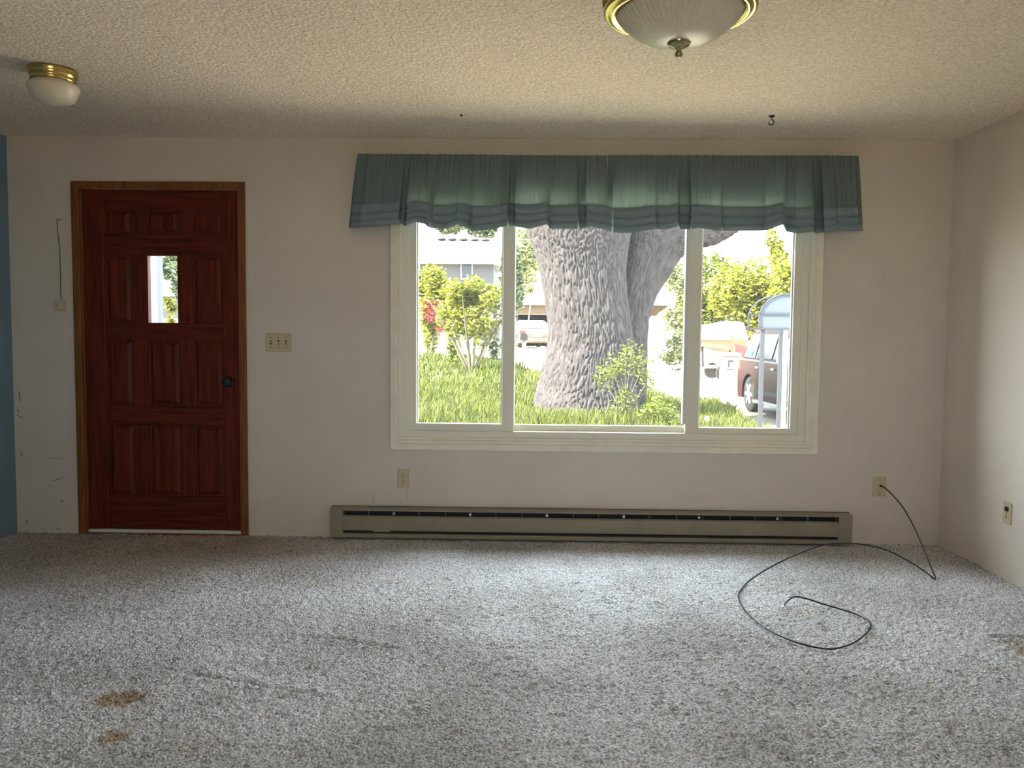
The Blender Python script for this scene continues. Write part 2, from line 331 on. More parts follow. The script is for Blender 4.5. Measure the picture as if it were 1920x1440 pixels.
kb = MB().lathe([(.030, 0), (.031, -.006), (.022, -.010), (.012, -.016), (.012, -.034), (.024, -.042), (.029, -.052), (.027, -.062), (.014, -.068), (.002, -.069)], (1.337, y0, .95), 28, axis='y').build('knob', m_black, door, smooth=True)
for z in (.30, 1.02, 1.83): MB().tube([(sx0-.003, -.003, z-.05), (sx0-.003, -.003, z+.05)], .006, 10).build('hinge', m_case, door)

# ================================================================= CEILING LIGHTS
def big_light():
    c = (3.645, -2.135, 0)
    t = thing('ceiling_light', (c[0], c[1], H), 'large brass and ribbed glass dome light on the ceiling near the viewer', 'ceiling light')
    MB().lathe([(.205, H), (.225, H-.030), (.246, H-.050), (.256, H-.064), (.252, H-.076), (.240, H-.080), (.236, H-.090)], c, 72).build('brass_pan', m_brass, t, smooth=True)
    MB().lathe([(.236, H-.084), (.248, H-.092), (.249, H-.102), (.240, H-.110), (.234, H-.106), (.228, H-.116), (.216, H-.118), (.208, H-.106)], c, 72).build('brass_ring', m_brass, t, smooth=True)
    zb = atY(1268, 77, c[1]-.02)[2]; h0 = H-.108; h = h0-zb
    MB().lathe([(.208*u, h0-h*(1-u**2.8)) for u in np.linspace(1, .06, 22)], c, 288, rib=.016, ribn=60).build('glass_dome', m_frost, t, smooth=True)
    MB().lathe([(.016, zb+.016), (.036, zb+.010), (.040, zb+.002), (.034, zb-.008), (.018, zb-.016), (.008, zb-.022), (.007, zb-.025), (.012, zb-.030), (.0135, zb-.037), (.010, zb-.044), (.002, zb-.047)], c, 32).build('finial', mat('aged_brass', (.42, .36, .22), .25, metal=1.0), t, smooth=True)
big_light()
def small_light():
    c = (1.012, -1.215, 0); t = thing('ceiling_light', (c[0], c[1], H), 'small mushroom ceiling light with stepped brass base near the door', 'ceiling light')
    MB().lathe([(.100, H), (.102, H-.014), (.099, H-.018), (.100, H-.022), (.096, H-.036), (.092, H-.040), (.094, H-.044), (.091, H-.056), (.086, H-.058)], c, 48).build('brass_base', m_brass, t, smooth=True)
    zb = atY(97, 196, c[1])[2]
    MB().lathe([(.084, H-.054), (.102, H-.066), (.107, H-.080), (.103, H-.096), (.088, zb+.022), (.060, zb+.007), (.03, zb+.001), (.004, zb)], c, 48).build('glass_shade', m_frost, t, smooth=True)
small_light()
hk = thing('ceiling_hook', (4.434, -.516, H), 'small dark screw hook in the ceiling above the curtain', 'hook')
MB().lathe([(.016, H), (.016, H-.004), (.006, H-.010), (.003, H-.012)], (4.434, -.516, 0), 16).build('plate', m_black, hk)
MB().tube([(4.434+.0, -.516, H-.008)]+[(4.434+.014*math.sin(a)-.002, -.516, H-.034-.014*math.cos(a)*-1) for a in np.linspace(.2, 4.6, 12)], .0026, 8).build('hook_wire', m_black, hk, smooth=True)
p = atZ(865, 215, H); tag(MB().lathe([(.006, H), (.006, H-.006), (.002, H-.010)], (p[0], p[1], 0), 10).build('ceiling_nail', m_black), 'tiny nail stub in the ceiling above the valance', 'nail')

# ================================================================= WALL FITTINGS
def plate(name, px, py, w_, h_, label, cat):
    c = atY(px, py, 0); t = thing(name, (c[0], 0, c[2]), label, cat)
    MB().box(c[0]-w_/2, c[0]+w_/2, -.006, .0, c[2]-h_/2, c[2]+h_/2).build('plate', m_ivory, t, bevel=.003); return t, c
t, c = plate('light_switch', 522.5, 642, .160, .113, 'ivory triple toggle switch plate right of the door', 'light switch')
for i in range(3):
    x = c[0]+(i-1)*.046
    MB().box(x-.005, x+.005, -.0072, -.005, c[2]-.013, c[2]+.013).build('toggle_slot', m_slot, t)
    u = 1 if i < 1 else -1
    MB().add([(x-.0035, -.007, c[2]-.006), (x+.0035, -.007, c[2]-.006), (x+.0035, -.007, c[2]+.006), (x-.0035, -.007, c[2]+.006),
              (x-.003, -.019, c[2]+u*.009-.003), (x+.003, -.019, c[2]+u*.009-.003), (x+.003, -.019, c[2]+u*.009+.003), (x-.003, -.019, c[2]+u*.009+.003)],
             [(4, 5, 6, 7), (0, 1, 5, 4), (1, 2, 6, 5), (2, 3, 7, 6), (3, 0, 4, 7)]).build('toggle', m_ivory, t)
    for s_ in (-1, 1): MB().lathe([(.003, -.005), (.003, -.0075), (.001, -.008)], (x, 0, c[2]+s_*.030), 10, axis='y').build('screw', m_slot, t)
def duplex(t, c, f, dark=False):
    for s_ in (-1, 1):
        r = MB().add(*face([(.0165*math.cos(a), max(-.0125, min(.0125, .0165*math.sin(a)))) for a in np.linspace(0, 2*math.pi, 24, endpoint=False)], c, f, s_*.0195, -.0085)).build('receptacle', m_slot if (dark and s_ > 0) else m_ivory, t)
        for ox, oz_, w_, h_ in ((-.006, .003, .0022, .009), (.006, .003, .0022, .008), (0, -.007, .005, .005)):
            MB().add(*face([(ox-w_/2, oz_-h_/2), (ox+w_/2, oz_-h_/2), (ox+w_/2, oz_+h_/2), (ox-w_/2, oz_+h_/2)], c, f, s_*.0195, -.0092)).build('slot', m_slot, r)
    MB().add(*face([(.003*math.cos(a), .003*math.sin(a)) for a in np.linspace(0, 6.28, 10, endpoint=False)], c, f, 0, -.0075)).build('screw', m_slot, t)
def face(pts, c, f, dz, depth):
    n = len(pts); v = [f(c, a, b+dz, depth) for a, b in pts]+[f(c, a, b+dz, -.001) for a, b in pts]
    return v, [tuple(range(n)), tuple(range(2*n-1, n-1, -1))]+[(i, i+n, (i+1) % n+n, (i+1) % n) for i in range(n)]
t, c = plate('wall_outlet', 756, 896.5, .072, .115, 'ivory double outlet on the wall below the window', 'outlet')
duplex(t, c, lambda c, a, b, d: (c[0]+a, d, c[2]+b))
t = thing('wall_outlet', (W, -.686, .352), 'ivory outlet with a dark upper socket on the right wall', 'outlet')
MB().box(W-.006, W, -.686-.036, -.686+.036, .294, .410).build('plate', m_ivory, t, bevel=.003)
duplex(t, (W, -.686, .352), lambda c, a, b, d: (c[0]+d, c[1]-a, c[2]+b), dark=True)
t, c = plate('cable_plate', 1648.5, 912, .080, .122, 'ivory cable wall plate right of the heater', 'wall plate')
hole = np.array([5.304, -.012, .360])
MB().lathe([(.007, -.004), (.007, -.014), (.0045, -.016), (.0045, -.026)], (hole[0], 0, hole[2]), 12, axis='y').build('socket', m_black, t)
for s_ in (-1, 1): MB().lathe([(.003, -.005), (.003, -.0075), (.001, -.008)], (c[0], 0, c[2]+s_*.048), 10, axis='y').build('screw', m_slot, t)
cable = [(hole[0], -.02, hole[2])]+[tuple(atY(*p)) for p in ((1662, 917, -.09), (1690, 947, -.22), (1712, 985, -.36), (1730, 1025, -.50), (1745, 1062, -.63))]
cable += [tuple(atZ(1754, 1086, .010)), tuple(atY(1735, 1072, -.725)), tuple(atY(1700, 1050, -.735)), tuple(atY(1655, 1029, -.745)), tuple(atY(1600, 1019, -.76)), tuple(atY(1545, 1022, -.79)), tuple(atY(1490, 1041, -.84)), tuple(atY(1440, 1066, -.90))]
cable += [tuple(atZ(px, py, .012)) for px, py in ((1404, 1090), (1387, 1110), (1386, 1124), (1397, 1144), (1425, 1170), (1462, 1192), (1505, 1208), (1555, 1217), (1595, 1208), (1622, 1190), (1633, 1174), (1625, 1161), (1595, 1148))]
cable += [tuple(atZ(1545, 1133, .018)), tuple(atZ(1510, 1122, .028)), tuple(atZ(1490, 1119, .030)), tuple(atZ(1478, 1126, .024)), tuple(atZ(1469, 1136, .014))]
def smooth_path(P, k=6):
    P = [np.array(p) for p in P]; out = []
    for i in range(len(P)-1):
        a, b, c_, d = P[max(i-1, 0)], P[i], P[i+1], P[min(i+2, len(P)-1)]
        for j in range(k):
            u = j/k; out.append(.5*((2*b)+(-a+c_)*u+(2*a-5*b+4*c_-d)*u*u+(-a+3*b-3*c_+d)*u**3))
    return out+[P[-1]]
t = thing('coaxial_cable', (4.4, -1.3, 0), 'black coaxial cable looped on the carpet and plugged into the wall', 'cable')
MB().tube(smooth_path(cable), .0036, 10).build('jacket', m_cable, t, smooth=True)
e0 = Vector(cable[-1]); e1 = Vector(atZ(1466, 1142, .010)); dirn = (e1-e0).normalized()
MB().tube([e0, e0+dirn*.020], .0048, 6).build('connector', m_metal, t); MB().tube([e0+dirn*.02, e0+dirn*.028], .0008, 6).build('pin', m_metal, t)
# chime wire box by the door
c = atY(115.5, 573, 0); t = thing('bell_wire_box', (c[0], 0, c[2]), 'small ivory wire box with loose brown wire left of the door', 'wire box')
MB().box(c[0]-.030, c[0]+.030, -.020, 0, c[2]-.030, c[2]+.030).build('base', m_ivory, t, bevel=.004)
MB().box(c[0]-.026, c[0]+.010, -.028, -.018, c[2]-.026, c[2]+.026).build('cover', m_ivory, t, bevel=.004)
MB().lathe([(.003, -.027), (.003, -.030)], (c[0]-.012, 0, c[2]), 8, axis='y').build('screw', m_slot, t)
MB().tube(smooth_path([tuple(atY(px, py, -.006)) for px, py in ((114, 412), (109, 411), (107, 414), (108, 432), (112, 470), (113, 510), (114, 548), (115, 562))]), .0024, 6).build('wire', m_wire, t)

# ================================================================= BASEBOARD HEATER
hx0, hx1, hz0, hz1, hd = 1.966, 5.118, .022, .196, .066
t = thing('baseboard_heater', (3.54, 0, 0), 'long taupe electric baseboard heater beneath the window', 'heater')
MB().box(hx0, hx1, -.010, 0, hz0, hz1).build('back_plate', m_fin, t)
MB().prism([(0, hz1), (0, hz1-.006), (-hd+.004, hz1-.014), (-hd+.004, hz1-.018), (-hd, hz1-.018), (-hd, hz1-.010)], hx0, hx1).build('top_cover', m_heat, t)
for x0, x1 in ((hx0, hx0+.080), (hx1-.082, hx1)): MB().box(x0, x1, -hd-.002, 0, hz0+.002, hz1-.012).build('end_cap', m_heat, t, bevel=.003)
MB().prism([(-hd, .140), (-hd+.012, .148), (-hd+.014, .146), (-hd+.003, .138), (-hd+.003, .060), (-hd, .058)], hx0+.07, hx1-.07).build('front_panel', m_heat, t)
MB().box(hx0+.0, hx1+.0, -hd, -.006, hz0-.010, hz0+.016).build('bottom_rail', m_heat, t, bevel=.003)
MB().box(hx0+.08, hx1-.08, -.04, -.008, .075, .140).build('heating_fins', m_fin, t)
for i, px in enumerate((692, 740, 786, 836, 882, 930, 979, 1026, 1075, 1122, 1170, 1217, 1268, 1317, 1368, 1415, 1464, 1514)):
    x = atY(px, 955, -.03)[0]
    MB().box(x-.0012, x+.0012, -.050, -.010, .128, .186).build('fin_divider', m_heat, t)
for px in (739, 882, 1026, 1170, 1311, 1458):
    x = atY(px, 955, -.05)[0]; MB().box(x-.008, x+.006, -.056, -.050, .155, .168).build('clip', m_metal, t)
MB().box(2.23, 2.33, -.060, -.056, .050, .056).build('bent_foil', m_metal, t)

# ================================================================= VALANCE
rod = thing('curtain_rod', (3.6, -.07, 2.29), 'white curtain rod carrying the grey-green valance', 'curtain rod')
MB().box(2.16, 5.06, -.040, -.036, 2.262, 2.280).build('rail', m_white, rod)
for x in (2.16, 5.06): MB().box(x-.003, x+.003, -.040, 0, 2.262, 2.280).build('bracket', m_white, rod)
botL = [(654, 425), (658, 427), (680, 425), (720, 422), (752, 419), (757, 422), (760, 424), (778, 416), (796, 420), (804, 427), (838, 430), (856, 421), (878, 428), (885, 433), (926, 430), (954, 422), (957, 424), (963, 424), (966, 425), (994, 429), (1026, 420), (1031, 429), (1083, 429), (1090, 430), (1103, 424), (1141, 431)]
botR = [(1138, 431), (1147, 436), (1182, 437), (1230, 429), (1234, 430), (1252, 430), (1272, 423), (1276, 430), (1295, 430), (1298, 429), (1310, 427), (1349, 433), (1357, 433), (1411, 433), (1437, 432), (1468, 421), (1474, 434), (1494, 438), (1526, 434), (1531, 438), (1541, 436), (1567, 433), (1573, 432), (1600, 433), (1618, 432)]
depL = [(654, .5), (657, 5), (675, 9), (746, 12), (750, 2.5), (757, 2.5), (761, 11.5), (803, 13.5), (811, 8.5), (848, 9), (856, 10.5), (878, 8.5), (885, 12), (951, 12.5), (954, 2.5), (963, 2.5), (966, 12.5), (1026, 13), (1031, 8.5), (1083, 10.5), (1086, 2.5), (1096, 2.5), (1100, 12), (1141, 12)]
depR = [(1138, 3), (1146, 3), (1150, 12.5), (1229, 12.5), (1233, 7.5), (1271, 12), (1275, 4), (1293, 4), (1297, 12.5), (1352, 12.5), (1357, 8), (1430, 8), (1436, 12), (1470, 11), (1476, 8), (1494, 12.5), (1527, 12), (1530, 2.5), (1542, 2.5), (1546, 11), (1569, 11), (1573, 8), (1610, 7), (1618, .5)]
def valance(bot, dep, top0, top1, label, seed):
    px0, px1 = bot[0][0], bot[-1][0]; n = int((px1-px0)*1.6)
    ps = np.linspace(px0, px1, n); s = (ps-px0)/(px1-px0)
    by = np.interp(ps, *zip(*bot)); dd = np.interp(ps, *zip(*dep))/100.
    pt = top0+(top1-top0)*s; rnd = np.array([noise.noise((k*.23, seed, 0))+.6*noise.noise((k*.6, seed, 4)) for k in ps])
    top_y = 289+3*s if seed == 1 else 291+1.5*s
    gather = np.array([noise.noise((k*.055, seed, 7)) for k in ps]); gather2 = np.array([noise.noise((k*.16, seed, 11)) for k in ps])
    def pos(t, push=0.0):                        # t: 0 at the rod, 1 at the bottom edge
        out = []
        for i in range(n):
            k = t**.8
            d = .074*(1-k)+dd[i]*k+(.011*rnd[i])*(1-min(1, t*2.6))+.016*gather[i]*min(1, t*4)*(1-.55*t)+.009*gather2[i]*(1-t)+push
            if (seed == 1 and i < 5) or (seed == 2 and i > n-6): d = min(d, .012+.016*(i if seed == 1 else n-1-i))
            px = pt[i]*(1-k)+ps[i]*k; yy = top_y[i]-3.2*abs(rnd[i])*(1 if t == 0 else 0)
            py = yy*(1-t)+by[i]*t
            p = atY(px, py, -max(d, .006)); out.append(p)
        return out
    root = thing('valance', (atY((px0+px1)/2, 430, -.08)), label, 'curtain', 'ruffled valance halves')
    ts = [0, .02, .045, .07, .10, .14, .2, .28, .36, .45, .55, .64, .70]
    MB().grid([pos(t) for t in ts]).build('cloth', m_valance, root, smooth=True)
    lv = [.685, .80, .905, 1.0]
    for k in range(3):
        a, b = lv[k], lv[k+1]
        MB().grid([pos(a, .001), pos(a+.01, .0045), pos((a+b)/2, .006), pos(b+.012*(k < 2), .0075), pos(b+.008*(k < 2), .002)]).build('tuck', m_hem, root, smooth=True)
    MB().grid([pos(t, -.010) for t in (.69, .76, .83, .90, .985)]).build('hem_lining', m_hem, root, smooth=True)
valance(botL, depL, 671, 1138, 'ruffled grey-green valance, half nearer the door', 1)
valance(botR, depR, 1140, 1610, 'ruffled grey-green valance, half nearer the right wall', 2)

# ================================================================= OUTSIDE
def sm(a, b, x): u = np.clip((x-a)/(b-a), 0, 1); return u*u*(3-2*u)
TREE = D(1105, 788, 13.0)
def gz(x, y):                                    # height of the ground: flat by the drive, rising towards the street on the left
    x = np.asarray(x, float); y = np.asarray(y, float); d = np.maximum(y-CAM[1], .1); b = (x-CAM[0])/d
    z = -.34+.98*sm(11, 31, d)*(1-sm(.135, .20, b))
    return z+.20*np.exp(-((x-TREE[0])**2+(y-TREE[1])**2)/5.0)
def ground_hit(px, py):
    v = ray(px, py); lo = 5.0
    for k in range(900):
        d = 5.0+k*.1; p = CAM+v*(d/v[1])
        if p[2] <= gz(p[0], p[1]): return p
    return CAM+v*(95/v[1])
m_conc = mat('pale_concrete_paving', (.56, .47, .36), .9, var=.10, scale=1.5)
m_drive = mat('painted_shade_drive', (.026, .015, .013), .9, var=.3, scale=1.2, col2=(.065, .045, .036), stretch=(1, 3, 1))  # dark mauve tone stands in for car and tree shade
m_soil = mat('lawn_soil', (.05, .062, .022), .95, var=.3, scale=4)
m_grass = mat('bright_grass_blades', (.058, .070, .006), .7, transl=.45, island=.7)
m_bark = mat('grey_furrowed_bark', (.0265, .0222, .0225), .95, var=.35, scale=14, stretch=(1, 1, .35), bump=.6, bscale=40)
m_bark2 = mat('thin_branch_bark', (.09, .075, .05), .9, var=.2)
m_leaf = mat('yellow_green_leaves', (.135, .142, .011), .6, transl=.45, island=.6)
m_leaf2 = mat('fresh_green_leaves', (.085, .105, .010), .6, transl=.45, island=.6)
m_leafd = mat('grey_green_leaves', (.075, .095, .045), .6, transl=.35, island=.5)
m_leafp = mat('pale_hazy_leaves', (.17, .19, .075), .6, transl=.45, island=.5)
m_red = mat('red_maple_leaves', (.15, .022, .02), .6, transl=.4, island=.4)
# ground
gx = np.concatenate([np.arange(-40, -6, 2.), np.arange(-6, 16, .5), np.arange(16, 62, 2.)]); gy = np.concatenate([np.arange(.15, 20, .5), np.arange(20, 92, 1.5)])
X, Y = np.meshgrid(gx, gy); Z = gz(X, Y)-.02
struct(MB().grid(np.stack([X, Y, Z], -1)).build('ground', m_conc, smooth=True), 'pale street and paving outside the window', 'ground')
X, Y = np.meshgrid(np.arange(-30, 37, 3.), np.arange(-45, YB-.1, 2.)); struct(MB().grid(np.stack([X, Y, np.full_like(X, -.36)], -1)).build('bounce_yard', mat('tan_bounce_ground', (.46, .37, .25), .9, var=.2, scale=1.5)), 'added tan ground behind the house, bouncing daylight inside', 'ground')  # invented ground, bounces warm sunlight in through the back window
# the lawn: everything nearer than its far edge, left of the drive
edge = [(-600, 668), (300, 668), (790, 668), (880, 671), (945, 676), (965, 684), (1000, 700), (1100, 706), (1225, 704), (1262, 716), (1290, 731), (1340, 762), (1395, 802), (1440, 845), (1500, 915)]
E_ = [ground_hit(*p) for p in edge]
eb = np.array([(p[0]-CAM[0])/(p[1]-CAM[1]) for p in E_]); ed = np.array([p[1]-CAM[1] for p in E_])
bs = np.linspace(eb[0], eb[-1], 130); V = []; 
for b in bs:
    dm = np.interp(b, eb, ed); ds = np.linspace(5.3+5.1*float(sm(.02, .16, b)), max(dm, 10.5), 70)
    x = CAM[0]+b*ds; y = CAM[1]+ds; V.append(np.stack([x, y, gz(x, y)+.03], -1))
struct(MB().grid(V).build('lawn', m_soil, smooth=True), 'lawn soil between the house and the street', 'lawn')
# drive strip in front of the parked car
V = []
for b in np.linspace(.215, .75, 30):
    ds = np.linspace(10.4, 19.2, 20); x = CAM[0]+b*ds; y = CAM[1]+ds; V.append(np.stack([x, y, gz(x, y)+.0], -1))
struct(MB().grid(V).build('driveway', m_drive, smooth=True), 'reddish driveway beside the lawn, shade painted into its colour', 'driveway')
# grass blades
def blades(n, bl, bh, dmin, dmax, hmin, hmax, name, label):
    b = RNG.uniform(bl, bh, n*3); d = dmin+(dmax-dmin)*RNG.uniform(0, 1, n*3)**1.25
    keep = d < np.interp(b, eb, ed)-.1
    keep &= RNG.uniform(0, 1, n*3) < 1.0
    x = CAM[0]+b*d; y = CAM[1]+d; keep &= np.hypot(x-TREE[0], (y-TREE[1])) > .85
    x = x[keep][:n]; y = y[keep][:n]; n = len(x); z = gz(x, y)+.02
    pn = np.array([noise.noise((a*.55, c_*.55, 2)) for a, c_ in zip(x, y)])
    h = RNG.uniform(hmin, hmax, n)*(1+.7*pn); wd = RNG.uniform(.004, .009, n)*(1+(y-CAM[1])/14); an = RNG.uniform(0, 6.283, n); ln = RNG.uniform(.1, .65, n)*h
    dx, dy = np.cos(an), np.sin(an); ox, oy = -dy*wd, dx*wd
    P = np.stack([np.stack([x-ox, y-oy, z], -1), np.stack([x+ox, y+oy, z], -1), np.stack([x+ox*.7+dx*ln*.3, y+oy*.7+dy*ln*.3, z+h*.6], -1), np.stack([x-ox*.7+dx*ln*.3, y-oy*.7+dy*ln*.3, z+h*.6], -1),
                  np.stack([x+dx*ln+ox*.1, y+dy*ln+oy*.1, z+h], -1), np.stack([x+dx*ln-ox*.1, y+dy*ln-oy*.1, z+h], -1)], 1).reshape(-1, 3)
    k = np.arange(n)*6; Q = np.concatenate([np.stack([k, k+1, k+2, k+3], -1), np.stack([k+3, k+2, k+4, k+5], -1)])
    tag(fast(name, P, Q, m_grass), label, 'grass', kind='stuff')
blades(52000, -.20, .30, 10.4, 18.0, .10, .34, 'long_grass', 'long bright grass around the oak outside')
blades(30000, -.52, .14, 13.0, 33.0, .10, .24, 'far_grass', 'sunlit grass reaching towards the street')
# leaf clouds
def leaf_mesh(blobs, n, size, flat=.35):
    P = []; Nn = []
    tot = sum(b[3]*b[4]*b[5] for b in blobs)**1.0
    for (cx, cy, cz, rx, ry, rz) in blobs:
        k = max(20, int(n*(rx*ry*rz)/tot)); u = RNG.normal(size=(k, 3)); u /= np.linalg.norm(u, axis=1)[:, None]
        r = RNG.uniform(.25, 1, k)**.45*(1+.18*np.array([noise.noise(tuple(q*2.6+cx)) for q in u])*2)
        P.append(np.array([cx, cy, cz])+u*r[:, None]*np.array([rx, ry, rz]))
    P = np.concatenate(P); n = len(P); s = size*RNG.uniform(.55, 1.35, n)[:, None]
    a = RNG.normal(size=(n, 3)); a[:, 2] *= flat; a /= np.linalg.norm(a, axis=1)[:, None]
    b = np.cross(a, RNG.normal(size=(n, 3))); b /= np.linalg.norm(b, axis=1)[:, None]; c_ = np.cross(a, b)
    V = np.stack([P-a*s, P+b*s*.45+c_*s*.12, P+a*s, P-b*s*.45+c_*s*.12], 1).reshape(-1, 3)
    return V, np.arange(4*n).reshape(-1, 4)
def foliage(blobs, n, size, m, parent):
    o = fast('foliage', *leaf_mesh(blobs, n, size), m, parent); o['kind'] = 'stuff'; return o
def sub_blobs(c, r, k, f=.45):                   # clumps inside an ellipsoid crown
    out = []
    for i in range(k):
        u = RNG.normal(size=3); u /= np.linalg.norm(u); q = RNG.uniform(.3, .8)
        out.append((c[0]+u[0]*r[0]*q, c[1]+u[1]*r[1]*q, c[2]+u[2]*r[2]*q, r[0]*f*RNG.uniform(.7, 1.2), r[1]*f*RNG.uniform(.7, 1.2), r[2]*f*RNG.uniform(.7, 1.2)))
    return out
def leafy(name, px, py, d, wpx, hpx, n, size, m, label, cat, clumps=14, trunk=True, group=None, stems=1, spread=.15, f=.45, depth=None):
    c = D(px, py, d); rx = wpx/2/F*d; rz = hpx/2/F*d; ry = depth or rx*.8; g = float(gz(c[0], c[1]))
    t = thing(name, (c[0], c[1], g), label, cat, group)
    foliage(sub_blobs(c, (rx, ry, rz), clumps, f)+([] if trunk else [(c[0], c[1], (g+c[2])/2, rx*.7, ry*.7, (c[2]-g)/2)]), n, size, m, t)
    if trunk:
        for k in range(stems):
            a = 6.283*k/stems+.4; o = np.array([math.cos(a), math.sin(a), 0])*spread
            MB().tube([(c[0]+o[0]*.2, c[1]+o[1]*.2, g-.05), tuple(np.array([c[0], c[1], (g+c[2])/2])+o*rx*2), tuple(np.array([c[0], c[1], c[2]+rz*.3])+o*rx*5)], [.028*rx+.015, .022*rx+.012, .010], 7).build('trunk' if stems == 1 else 'stem', m_bark2, t)
    return t
# ---------------- the big oak
def oak():
    t = thing('oak_tree', (TREE[0], TREE[1], float(gz(TREE[0], TREE[1]))), 'huge oak with furrowed grey bark and forked trunk outside the window', 'tree')
    def stem(name, sec, d0, nu, seed, parent, furrow=.036, bulge=.9, mfreq=30.0):
        # sec: (py, px left, px right) read as real widths at distance d0
        ys = [q[0] for q in sec]; zs = np.array([D(1105, q, d0)[2] for q in ys]); xl = np.array([D(q[1], q[0], d0)[0] for q in sec]); xr = np.array([D(q[2], q[0], d0)[0] for q in sec])
        zz = np.arange(zs[0], zs[-1], .016); a = np.linspace(0, 2*math.pi, nu, endpoint=False)
        L_ = np.interp(zz, zs, xl); R_ = np.interp(zz, zs, xr)
        k_ = np.ones(15)/15; Lp = np.concatenate([np.full(7, L_[0]), L_, np.full(7, L_[-1])]); Rp = np.concatenate([np.full(7, R_[0]), R_, np.full(7, R_[-1])])
        L_ = np.convolve(Lp, k_, 'valid'); R_ = np.convolve(Rp, k_, 'valid'); c = (L_+R_)/2; r = (R_-L_)/2; yc = D(1105, 700, d0)[1]+.75
        V = np.empty((len(zz), nu, 3))
        for i, z in enumerate(zz):
            for j in range(nu):
                ca, sa = math.cos(a[j]), math.sin(a[j]); q = (ca*r[i]*mfreq+seed, sa*r[i]*mfreq, z*3.4)
                wv = noise.noise((q[0]*.25, q[1]*.25, z*.9+seed))*1.3
                n1 = noise.noise((q[0]+wv, q[1]+wv, q[2])); n2 = noise.noise((q[0]*2.3, q[1]*2.3, q[2]*2.2+5))
                dd = furrow*(.5-1.9*max(0, .40-abs(n1)*1.5)*1.4)+furrow*.30*n2+.05*noise.noise((ca*1.3+seed, sa*1.3, z*.8))
                V[i, j] = (c[i]+ca*(r[i]+dd), yc+sa*(r[i]*bulge+dd), z)
        I = np.arange(len(zz)*nu).reshape(len(zz), nu); J = np.roll(I, -1, axis=1)
        return fast(name, V.reshape(-1, 3), np.stack([I[:-1], J[:-1], J[1:], I[1:]], -1).reshape(-1, 4), m_bark, parent, smooth=True)
    stem('trunk', [(806, 984, 1218), (785, 998, 1212), (760, 1005, 1205), (720, 1013, 1200), (690, 1019, 1200), (640, 1030, 1198), (590, 1030, 1190), (540, 1022, 1184), (500, 1014, 1182), (460, 1003, 1186), (430, 992, 1190), (330, 960, 1196), (180, 905, 1195)], 13.0, 380, 1.7, t)
    stem('stem', [(806, 1150, 1216), (760, 1140, 1218), (700, 1135, 1223), (640, 1142, 1226), (590, 1160, 1230), (540, 1168, 1241), (500, 1176, 1256), (460, 1184, 1272), (430, 1190, 1295), (330, 1210, 1330), (180, 1250, 1390)], 13.5, 190, 8.3, t, furrow=.026)
    pts = smooth_path([D(1190, 620, 14.3), D(1214, 535, 14.35), D(1258, 464, 14.35), D(1300, 444, 14.3), D(1342, 436, 14.2), D(1385, 408, 14.1), D(1440, 350, 14.0)], 20)
    mb = MB().tube(pts, list(np.interp(np.linspace(0, 1, len(pts)), [0, .25, 1], [.16, .27, .13])), 72, caps=False); cen = np.repeat(np.array(pts), 72, axis=0); vv = np.array(mb.v); nn = (vv-cen)/np.linalg.norm(vv-cen, axis=1)[:, None]
    mb.v = [tuple(p+q*(.022*(.5-2.6*max(0, .40-abs(noise.noise((p[0]*8, p[1]*22, p[2]*22)))*1.5))+.02*noise.noise(tuple(p*4)))) for p, q in zip(vv, nn)]
    mb.build('branch', m_bark, t, smooth=True)
    for p0, p1, p2, r in ((D(1150, 330, 14), D(1100, 150, 14), D(1000, -120, 14), .33), (D(1230, 330, 14.2), D(1330, 100, 14.5), D(1480, -120, 15), .25), (D(960, 260, 14), D(850, 60, 13.5), D(700, -60, 13), .26)):
        MB().tube(smooth_path([p0, p1, p2], 6), list(np.linspace(r, r*.4, 13)), 14).build('limb', m_bark, t, smooth=True)
    bl = [tuple(D(px, py, dd))+(r, r, r*.7) for px, py, dd, r in ((980, -150, 14, 1.6), (1480, -170, 15.5, 1.7), (690, -90, 13, 1.2), (1230, -200, 14.5, 1.7))]
    foliage(bl, 2600, .09, m_leaf2, t)
oak()
def sprout(px, py0, py1, d, wpx, n, label):
    b = D(px, py0, d); g = float(gz(b[0], b[1])); t = thing('sapling_shrub', (b[0], b[1], g), label, 'shrub'); bl = []
    top = D(px, py1, d)[2]
    for k in range(9):
        q = (k-4)/4*wpx/2+RNG.uniform(-4, 4); e = D(px+q, py1+abs(q)*.9+RNG.uniform(-8, 30), d+RNG.uniform(-.2, .2)); m_ = (np.array([b[0]+(e[0]-b[0])*.25, b[1], g+(e[2]-g)*.5]))
        MB().tube(smooth_path([(b[0]+RNG.uniform(-.12, .12), b[1], g), m_, e], 4), list(np.linspace(.009, .003, 9)), 5).build('twig', m_bark2, t)
        for u in (.45, .65, .85, 1.0):
            c = m_*(1-u)+e*u if u > .5 else m_; bl.append((c[0], c[1], c[2], .13, .13, .11))
    foliage(bl, n, .032, m_leaf2, t)
sprout(1172, 790, 640, 11.6, 100, 900, 'leafy sapling growing against the foot of the oak')
sprout(1236, 800, 752, 11.3, 60, 420, 'low weedy shrub right of the oak in the grass')
